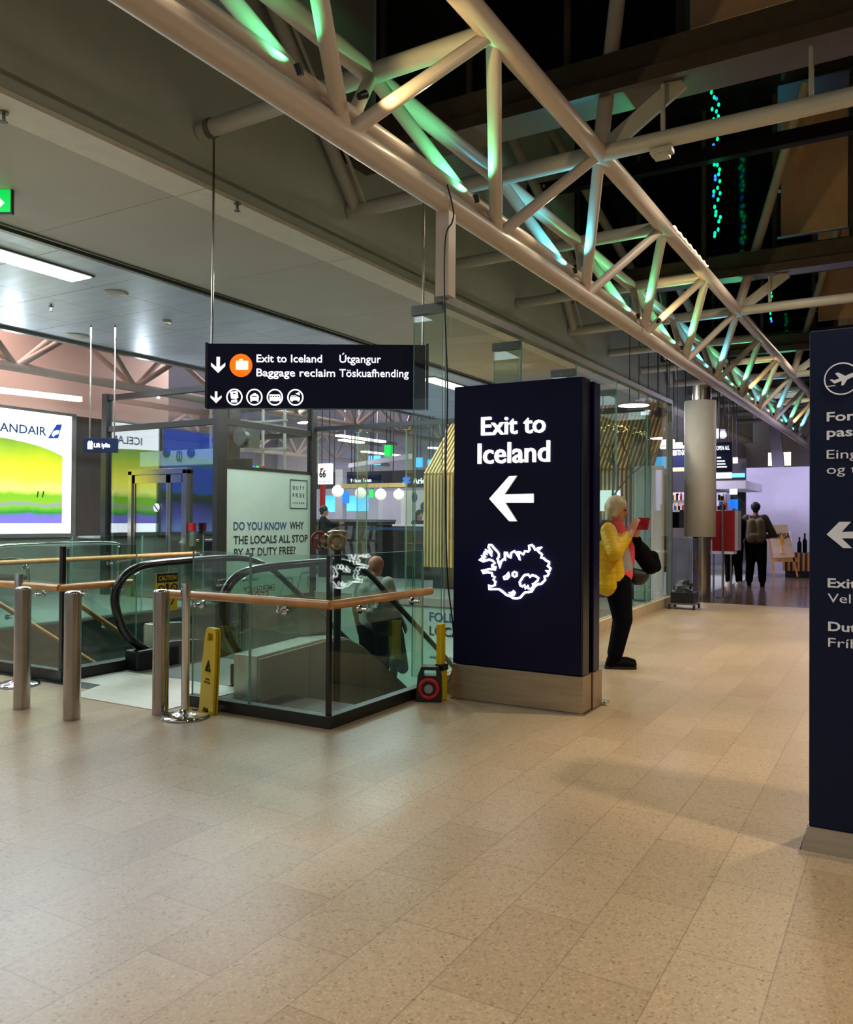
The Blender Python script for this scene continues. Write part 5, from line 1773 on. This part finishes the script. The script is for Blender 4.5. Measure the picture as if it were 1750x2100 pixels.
for i, (x0, x1, yy, lab) in enumerate(((1374, 1406, 1040, 'lit shelf of small goods left of the white column'), (1470, 1490, 1040, 'lit shelf of small goods behind the red stand'))):
    sh = hbox('shop_shelf', (x0, yy + 12), (x1, yy - 30), 22.4, 0.62, m_white2, lab, 'shelf')
    for k in range(14):
        px = x0 + 1 + (x1 - x0 - 3) * (k % 7) / 7
        py = yy + (6 if k < 7 else -14)
        q = P(px, py, Y=22.3)
        MB().box(q.x, q.x + 0.035 + 0.03 * RND.random(), 22.28, 22.4, q.z, q.z + 0.1 + 0.12 * RND.random()).build('packet', [m_redp, m_lil, m_inkb, m_slat, m_blackf, m_sleeve][k % 6], sh)
hbox('shop_counter', (1374, 1209), (1412, 1083), 18.0, 0.5, m_lil2, 'pale counter left of the white column', 'counter')
hbox('till_screen', (1378, 1083), (1392, 1050), 18.2, 0.1, m_blackf, 'dark till screen on the pale counter', 'till')
hbox('till_screen', (1394, 1083), (1406, 1046), 18.2, 0.1, m_dgrey, 'second dark till nearer the white column', 'till')
fs = hbox('flight_screen', (1342, 961), (1373, 936), 15.6, 0.08, m_cyan, 'cyan flight screen at the end of the glass wall', 'screen', hang=8.6)
gp_ = MB()
a, b = P(1262, 1050, Y=14.9), P(1360, 950, Y=14.9)
tag(MB().box(P(1300, 1000, Y=14.62).x, P(1362, 1000, Y=14.62).x, 14.62, 14.7, 0.0, P(1330, 955, Y=14.62).z).build('curved_screen', m_sleeve, None, 0.04), 'plain pale panel at the right end of the slat pavilion', 'panel')
pc_ = MB()
pc_.bar(P(1600, 1000, Y=30), P(1590, 860, Y=30), 0.35, 0.35)
tag(pc_.build('lilac_column', m_lil), 'lilac lit slanted column behind the hoarding', 'column')
tag(MB().box(P(1576, 950, Y=31).x, P(1622, 950, Y=31).x, 31, 31.1, P(1590, 955, Y=31).z, P(1590, 928, Y=31).z).build('lattice_lamp', m_warmled), 'warm glowing lattice lamp above the hoarding', 'lamp')
sd = MB()
q = P(1354, 845, Y=14.0)
sd.lathe(q, [(0.11, 0.06), (0.12, 0.0), (0.09, -0.07), (0.001, -0.11)], 24)
tag(sd.build('security_camera', m_black), 'black dome security camera near the top of the glass wall end', 'camera')

# ================================================================== PEOPLE
def V(*a):
    return Vector(a)


def fingers(caps, wrist, d, n_, flip, curl=0.35, s=1.0):
    """a palm, four unequal bent fingers and a side thumb; d = hand direction, n_ = palm normal"""
    d, n_ = Vector(d).normalized(), Vector(n_).normalized()
    side = d.cross(n_).normalized() * flip
    palm = wrist + d * 0.085 * s
    for k, off in enumerate((-0.027, -0.009, 0.009, 0.027)):
        base = palm + side * off * s
        caps.append((wrist + side * off * 0.6 * s, 0.016 * s, base, 0.0125 * s))
        L = (0.062, 0.072, 0.076, 0.068)[k] * s
        k1 = base + (d * math.cos(curl) + n_ * math.sin(curl)) * L * 0.5
        k2 = k1 + (d * math.cos(curl * 2.4) + n_ * math.sin(curl * 2.4)) * L * 0.5
        caps.append((base, 0.0098 * s, k1, 0.0088 * s))
        caps.append((k1, 0.0088 * s, k2, 0.0075 * s))
    tb_ = wrist + d * 0.025 * s + side * 0.028 * s
    t1 = tb_ + (d * 0.6 + side * 0.7 + n_ * 0.3).normalized() * 0.04 * s
    caps.append((tb_, 0.014 * s, t1, 0.011 * s))
    caps.append((t1, 0.011 * s, t1 + (d * 0.9 + side * 0.2 + n_ * 0.4).normalized() * 0.032 * s, 0.0088 * s))


def person(label, loc, rot, J, cols, hair='short', face=False, vox=0.011, hands=True, bald=False):
    """J: joints in a frame where x = front, y = left, z = up"""
    root = empty('person', loc, label, 'person')
    root.rotation_euler = (0, 0, rot)
    H, N_, C_, Pv = J['head'], J['neck'], J['chest'], J['pelvis']
    fx_ = J.get('look', V(1, 0, 0)).normalized()
    sd_ = V(0, 0, 1).cross(fx_).normalized()
    up_ = fx_.cross(sd_).normalized()
    caps = [(H + up_ * 0.03 - fx_ * 0.012, 0.096, H + up_ * 0.012 - fx_ * 0.02, 0.092), (H + fx_ * 0.012 - up_ * 0.03, 0.07, H + fx_ * 0.03 - up_ * 0.085, 0.042),
            (H + fx_ * 0.035 - up_ * 0.045, 0.052, H + fx_ * 0.03 - up_ * 0.07, 0.05), (H - up_ * 0.07 - fx_ * 0.02, 0.055, N_, 0.057)]
    # nose, brow, lips, chin, ears
    caps += [(H + fx_ * 0.084 + up_ * 0.012, 0.011, H + fx_ * 0.103 - up_ * 0.026, 0.014), (H + fx_ * 0.068 + up_ * 0.03 + sd_ * 0.035, 0.014, H + fx_ * 0.068 + up_ * 0.03 - sd_ * 0.035, 0.014),
             (H + fx_ * 0.077 - up_ * 0.062 + sd_ * 0.016, 0.010, H + fx_ * 0.077 - up_ * 0.062 - sd_ * 0.016, 0.010), (H + fx_ * 0.066 - up_ * 0.098, 0.02, H + fx_ * 0.066 - up_ * 0.098, 0.02)]
    for s in (-1, 1):
        e = H + sd_ * s * 0.083 - fx_ * 0.012
        caps.append((e + up_ * 0.022, 0.015, e - up_ * 0.022, 0.011))
    caps += [(N_, 0.06, C_, 0.11), (C_, 0.12, Pv, 0.12)]
    for s in ('R', 'L'):
        caps += [(J['sho' + s], 0.05, J['elb' + s], 0.042), (J['elb' + s], 0.042, J['hnd' + s], 0.029), (J['hip' + s], 0.08, J['kne' + s], 0.055), (J['kne' + s], 0.052, J['ank' + s], 0.036)]
        if hands:
            d = J.get('hd' + s, (J['hnd' + s] - J['elb' + s]))
            fingers(caps, J['hnd' + s], d, J.get('pn' + s, V(0, 1 if s == 'R' else -1, 0)), 1 if s == 'R' else -1)
    blob('body', cols['skin'], caps, root, 0.0075 if face else vox, 3)
    if not bald:
        hc = [(H + up_ * 0.038 - fx_ * 0.02, 0.103, H + up_ * 0.02 - fx_ * 0.032, 0.099), (H - fx_ * 0.045 + up_ * 0.0, 0.08, H - fx_ * 0.05 - up_ * 0.045, 0.062)]
        if hair == 'bob':
            for s in (-1, 1):
                hc += [(H + sd_ * s * 0.062 + up_ * 0.06 + fx_ * 0.028, 0.042, H + sd_ * s * 0.078 - up_ * 0.055 - fx_ * 0.012, 0.03), (H + sd_ * s * 0.06 - fx_ * 0.05, 0.05, H + sd_ * s * 0.055 - fx_ * 0.055 - up_ * 0.10, 0.034),
                       (H + up_ * 0.10 + fx_ * 0.03, 0.035, H + fx_ * 0.066 + up_ * 0.055 + sd_ * s * 0.045, 0.022)]
            hc.append((H - fx_ * 0.06, 0.06, H - fx_ * 0.065 - up_ * 0.10, 0.04))
        if hair == 'long':
            hc.append((H - fx_ * 0.06, 0.07, N_ - fx_ * 0.09 - up_ * 0.12, 0.06))
        blob('hair', cols['hair'], hc, root, 0.009, 2)
    if face:
        g = MB()
        for s in (-1, 1):
            g.sphere(H + fx_ * 0.078 + up_ * 0.008 + sd_ * s * 0.031, 0.0105, 10, 8)
        g.build('eyes', m_ink, root).parent = root
        root.children[-1].matrix_parent_inverse = Matrix()
        mo = MB().tube([H + fx_ * 0.087 - up_ * 0.063 + sd_ * t * 0.02 - fx_ * abs(t) * 0.004 for t in (-1, -0.5, 0, 0.5, 1)], 0.0035, 6).build('mouth', m_inkr, root)
        mo.matrix_parent_inverse = Matrix()
    for c in cols['clothes']:
        blob(c[0], c[1], c[2], root, c[3] if len(c) > 3 else vox, c[4] if len(c) > 4 else 4)
    # shoes
    for s in ('R', 'L'):
        a = J['ank' + s]
        t = J.get('toe' + s, V(1, 0, 0)).normalized()
        hz = V(a.x, a.y, cols.get('floorz', 0) + 0.045)
        blob('shoe', cols['shoe'], [(hz - t * 0.05, 0.045, hz + t * 0.11, 0.04), (hz + t * 0.11 - V(0, 0, 0.004), 0.04, hz + t * 0.165 - V(0, 0, 0.01), 0.033), (hz - t * 0.04, 0.05, a + V(0, 0, 0.06), 0.055)], root, 0.009, 3)
        so = MB().prism([(hz - V(0, 0, 0.045) + t * u + t.cross(V(0, 0, 1)) * v) for u, v in ((-0.10, -0.035), (-0.10, 0.035), (0.05, 0.047), (0.15, 0.047), (0.2, 0.025), (0.2, -0.025), (0.15, -0.047), (0.05, -0.047))], (0, 0, 0.028)).build('sole', cols.get('sole', m_black), root, 0.006)
        so.matrix_parent_inverse = Matrix()
    return root


def std(h=1.75):
    k = h / 1.75
    J = {'head': V(0.02, 0, 1.635), 'neck': V(-0.01, 0, 1.47), 'chest': V(0, 0, 1.28), 'pelvis': V(0, 0, 0.97)}
    for s, y in (('R', -1), ('L', 1)):
        J['sho' + s] = V(-0.01, 0.172 * y, 1.42)
        J['elb' + s] = V(-0.03, 0.24 * y, 1.12)
        J['hnd' + s] = V(0.06, 0.25 * y, 0.90)
        J['hip' + s] = V(0, 0.09 * y, 0.92)
        J['kne' + s] = V(0.02, 0.10 * y, 0.50)
        J['ank' + s] = V(-0.02, 0.11 * y, 0.09)
    return {a: b * k for a, b in J.items()}


def trousers(J, mat, r=1.0, name='trousers'):
    c = [(J['pelvis'] + V(0, 0.05, 0.03), 0.125 * r, J['pelvis'] + V(0, -0.05, 0.03), 0.125 * r)]
    for s in 'RL':
        c += [(J['hip' + s], 0.118 * r, J['kne' + s], 0.085 * r), (J['kne' + s], 0.082 * r, J['ank' + s] + V(0, 0, 0.05), 0.068 * r)]
    return (name, mat, c)


def top_(J, mat, r=1.0, name='jacket', sleeve=True):
    c = [(J['chest'] + V(0, 0.085, 0.03), 0.135 * r, J['pelvis'] + V(0, 0.05, 0.02), 0.135 * r), (J['chest'] + V(0, -0.085, 0.03), 0.135 * r, J['pelvis'] + V(0, -0.05, 0.02), 0.135 * r),
         (J['neck'] - V(0, 0, 0.03), 0.075, J['chest'], 0.13 * r)]
    for s in 'RL':
        c += [(J['chest'] + V(0, 0, 0.05), 0.11, J['sho' + s] - V(0, 0, 0.02), 0.078 * r), (J['neck'] - V(0, 0, 0.02), 0.06, J['sho' + s] - V(0, 0, 0.015), 0.066)]
        if sleeve:
            c += [(J['sho' + s], 0.078 * r, J['elb' + s], 0.066 * r), (J['elb' + s], 0.064 * r, J['hnd' + s].lerp(J['elb' + s], 0.12), 0.046 * r)]
        else:
            c += [(J['sho' + s], 0.075 * r, J['sho' + s].lerp(J['elb' + s], 0.75), 0.066 * r)]
    return (name, mat, c)


# woman photographing with a red phone
JW = {'head': V(-0.005, 0, 1.53), 'neck': V(-0.07, 0, 1.385), 'chest': V(-0.075, 0, 1.20), 'pelvis': V(-0.015, 0, 0.86), 'look': V(0.96, -0.16, -0.16),
      'shoR': V(-0.115, -0.175, 1.325), 'elbR': V(-0.055, -0.29, 1.13), 'hndR': V(0.115, -0.10, 1.31), 'shoL': V(-0.09, 0.175, 1.325), 'elbL': V(0.10, 0.25, 1.13), 'hndL': V(0.19, 0.07, 1.28),
      'hipR': V(-0.01, -0.085, 0.83), 'kneR': V(0.04, -0.09, 0.47), 'ankR': V(-0.03, -0.09, 0.10), 'hipL': V(0.0, 0.085, 0.83), 'kneL': V(0.06, 0.10, 0.47), 'ankL': V(0.0, 0.11, 0.10),
      'hdR': V(0.35, 0.12, 0.9), 'pnR': V(0.5, 0.85, 0), 'hdL': V(0.12, -0.2, 0.95), 'pnL': V(0.4, -0.9, 0.1)}
jk = [(V(-0.15, 0.07, 1.22), 0.125, V(-0.09, 0.06, 0.87), 0.125), (V(-0.13, -0.08, 1.22), 0.13, V(-0.075, -0.085, 0.87), 0.125), (V(-0.05, -0.13, 1.15), 0.075, V(-0.02, -0.13, 0.86), 0.085)]
for i_ in range(7):
    z_a = 0.82 + 0.06 * i_
    jk.append((V(-0.09 - 0.01 * i_ * 0.5, -0.10, z_a), 0.13, V(-0.11, 0.06, z_a), 0.13))
slv = []
for a_, b_, ra, rb, n_ in ((JW['shoR'], JW['elbR'], 0.085, 0.08, 5), (JW['elbR'], JW['hndR'] - V(0.03, -0.01, 0.03), 0.078, 0.052, 5)):
    for i_ in range(n_):
        p_ = a_.lerp(b_, i_ / n_)
        q_ = a_.lerp(b_, (i_ + 0.55) / n_)
        r_ = ra + (rb - ra) * i_ / n_
        slv.append((p_, r_, q_, r_ * 0.97))
    slv.append((a_, ra * 0.86, b_, rb * 0.9))
clW = [trousers(JW, m_navyf, 1.12),
       ('grey_sweater', m_gshirt, [(V(-0.03, 0.03, 1.2), 0.13, V(0.02, 0.0, 0.96), 0.13), (V(-0.03, -0.05, 1.2), 0.12, V(0.015, -0.05, 0.96), 0.125)]),
       ('coral_hem', m_pinkf, [(V(0.015, 0.03, 0.915), 0.128, V(0.015, -0.05, 0.915), 0.128), (V(0.0, 0, 1.28), 0.1, V(-0.02, 0, 1.36), 0.085), (V(0.12, 0.10, 1.2), 0.06, V(0.13, 0.07, 1.0), 0.045), (V(-0.06, 0.02, 1.36), 0.078, V(-0.05, 0.02, 1.385), 0.072)]),
       ('yellow_jacket', m_puff, jk + slv, 0.010, 2),
       ('charcoal_yoke', m_dgrey, [(V(-0.145, 0.12, 1.335), 0.1, V(-0.145, -0.13, 1.335), 0.098), (V(-0.16, 0.08, 1.28), 0.12, V(-0.16, -0.1, 1.28), 0.115), (V(-0.11, -0.13, 1.345), 0.078, V(-0.07, -0.12, 1.27), 0.07)]),
       ('black_sleeve', m_blackf, [(JW['shoL'], 0.082, JW['elbL'], 0.075), (JW['elbL'], 0.072, JW['hndL'] - V(0.0, -0.02, 0.05), 0.055)])]
WLOC = (-2.43, 7.87, 0)
WROT = math.radians(24)
wo = person('woman in a yellow and charcoal puffer jacket photographing with a red phone', WLOC, WROT, JW, {'skin': m_skin, 'hair': m_blond, 'shoe': m_blackf, 'clothes': clW}, 'bob', True)
RW = Matrix.Rotation(WROT, 3, 'Z')


def Lw(v):
    return RW @ Vector(v) + Vector(WLOC)


ph = empty('phone', Lw((0.24, -0.02, 1.39)), 'red phone held up by the woman in yellow', 'phone')
ph.rotation_euler = (0, 0, WROT)
o = MB().obox((0.24, -0.02, 1.395), Vector((0.045, -0.045, 0)), Vector((0.008, 0.008, 0)), (0.01, 0, 0.06)).build('case', m_redp, None, 0.006)
o.location = WLOC
o.rotation_euler = (0, 0, WROT)
setpar(o, ph)
hb_ = blob('handbag', m_blackf, [((0.19, 0.16, 1.26), 0.035, (0.24, 0.14, 1.12), 0.085), ((0.24, 0.14, 1.12), 0.09, (0.33, 0.12, 0.98), 0.085), ((0.36, 0.12, 1.08), 0.05, (0.39, 0.12, 0.97), 0.05)], None)
hb_.location = WLOC
hb_.rotation_euler = (0, 0, WROT)
tag(hb_, 'black shoulder bag hanging from the arm of the woman in yellow', 'bag')
hb_ = blob('waist_pouch', M('dark_pouch', (44, 42, 38), 0.5), [((0.17, 0.12, 0.90), 0.06, (0.26, 0.11, 0.88), 0.06), ((0.2, 0.12, 0.84), 0.055, (0.24, 0.11, 0.84), 0.05)], None)
hb_.location = WLOC
hb_.rotation_euler = (0, 0, WROT)
tag(hb_, 'dark grey pouch hanging under the black shoulder bag', 'bag')

# man with a backpack seen from behind, and his companion
JM = std(1.84)
JM['elbR'] = V(0.06, -0.36, 1.14)
JM['hndR'] = V(0.2, -0.16, 1.08)
JM['elbL'] = V(0.12, 0.28, 1.18)
JM['hndL'] = V(0.3, 0.14, 1.2)
JM['ankR'] = V(-0.06, -0.14, 0.10)
JM['kneR'] = V(0.02, -0.13, 0.52)
JM['ankL'] = V(0.05, 0.13, 0.10)
mr = math.radians(90 + 30.2 - 22)
mn = person('man in dark olive jacket and black trousers seen from behind', (-2.86, 19.25, 0), mr, JM, {'skin': m_skin2, 'hair': m_bhair, 'shoe': m_blackf, 'clothes': [trousers(JM, m_blackf, 1.2), top_(JM, m_olive, 1.18)]}, 'short', False, 0.014)
bp = empty('backpack', (-2.86, 19.25, 1.3), 'khaki backpack worn by the man in the olive jacket', 'backpack')
bp.rotation_euler = (0, 0, mr)
o = blob('main_bag', m_pack, [((-0.22, 0.08, 1.40), 0.10, (-0.23, 0.09, 1.08), 0.12), ((-0.22, -0.08, 1.40), 0.10, (-0.23, -0.09, 1.08), 0.12), ((-0.30, 0.06, 1.12), 0.07, (-0.30, -0.06, 1.12), 0.07)], None, 0.014)
o.location = (-2.86, 19.25, 0)
o.rotation_euler = (0, 0, mr)
setpar(o, bp)
g = MB()
for s in (-1, 1):
    g.tube(smooth_path([(-0.16, 0.10 * s, 1.45), (-0.02, 0.13 * s, 1.56), (0.12, 0.14 * s, 1.45), (0.13, 0.15 * s, 1.25)], 5), 0.022, 8)
o = g.build('shoulder_strap', m_pack)
o.location = (-2.86, 19.25, 0)
o.rotation_euler = (0, 0, mr)
setpar(o, bp)
JC = std(1.72)
JC['head'] += V(0.05, 0, -0.03)
JC['elbR'] = V(0.1, -0.27, 1.12)
JC['hndR'] = V(0.32, -0.12, 1.15)
person('companion in black with pale sneakers beside the red stand', (-3.28, 19.05, 0), mr + 0.3, JC, {'skin': m_skin, 'hair': m_bhair, 'shoe': m_sneak, 'sole': m_sneak, 'clothes': [trousers(JC, m_blackf, 1.1), top_(JC, m_blackf, 1.1)]}, 'short', False, 0.014)

# man riding down the escalator with his back to us
JE = std(1.80)
JE['head'] += V(0.02, 0, -0.035)
JE['elbR'] = V(0.02, -0.27, 1.15)
JE['hndR'] = V(0.16, -0.30, 0.96)
ez = -0.78
er = math.radians(96)
EL = (-5.42, 8.1, ez)
person('bald man in a light grey shirt riding down the escalator', EL, er, JE, {'skin': m_skin2, 'hair': m_bhair, 'shoe': m_blackf, 'clothes': [trousers(JE, m_blackf), top_(JE, m_mshirt, 1.02, 'shirt', False)]}, 'short', False, 0.012, True, True)
o = blob('duffel_bag', m_shiny, [((-5.07, 7.62, 0.36), 0.12, (-5.05, 7.88, 0.30), 0.12), ((-5.08, 7.7, 0.46), 0.08, (-5.06, 7.82, 0.46), 0.07), ((-5.07, 7.68, 0.24), 0.10, (-5.05, 7.84, 0.2), 0.10)], None, 0.014)
tag(o, 'shiny black bag beside the man on the escalator', 'bag')
o = blob('moss_coat', m_green2, [((-5.06, 7.98, 0.2), 0.08, (-5.05, 8.06, -0.2), 0.10), ((-5.05, 8.05, 0.1), 0.06, (-5.05, 8.14, -0.3), 0.07), ((-5.05, 7.95, -0.2), 0.06, (-5.05, 7.95, -0.36), 0.04)], None, 0.014)
tag(o, 'moss green cloth hanging below the shiny black bag', 'coat')
# cafe people
JS = std(1.65)
JS['elbR'] = V(0.1, -0.25, 1.08)
JS['hndR'] = V(0.28, -0.12, 1.12)
q = P(852, 1050, Y=17.95)
person('woman in dark clothes standing behind the cafe counter', (q.x, 18.15, 0.0), math.radians(-20), JS, {'skin': m_skin, 'hair': m_bhair, 'shoe': m_blackf, 'clothes': [trousers(JS, m_blackf), top_(JS, m_navyf)]}, 'long', False, 0.016)
q = P(664, 1050, Y=16.3)
JS2 = std(1.74)
JS2['elbL'] = V(0.22, 0.24, 1.25)
JS2['hndL'] = V(0.4, 0.1, 1.3)
person('visitor in black at the left end of the cafe counter', (q.x, 16.3, 0.0), math.radians(40), JS2, {'skin': m_skin2, 'hair': m_bhair, 'shoe': m_blackf, 'clothes': [trousers(JS2, m_blackf), top_(JS2, m_blackf, 1.12)]}, 'short', False, 0.016)
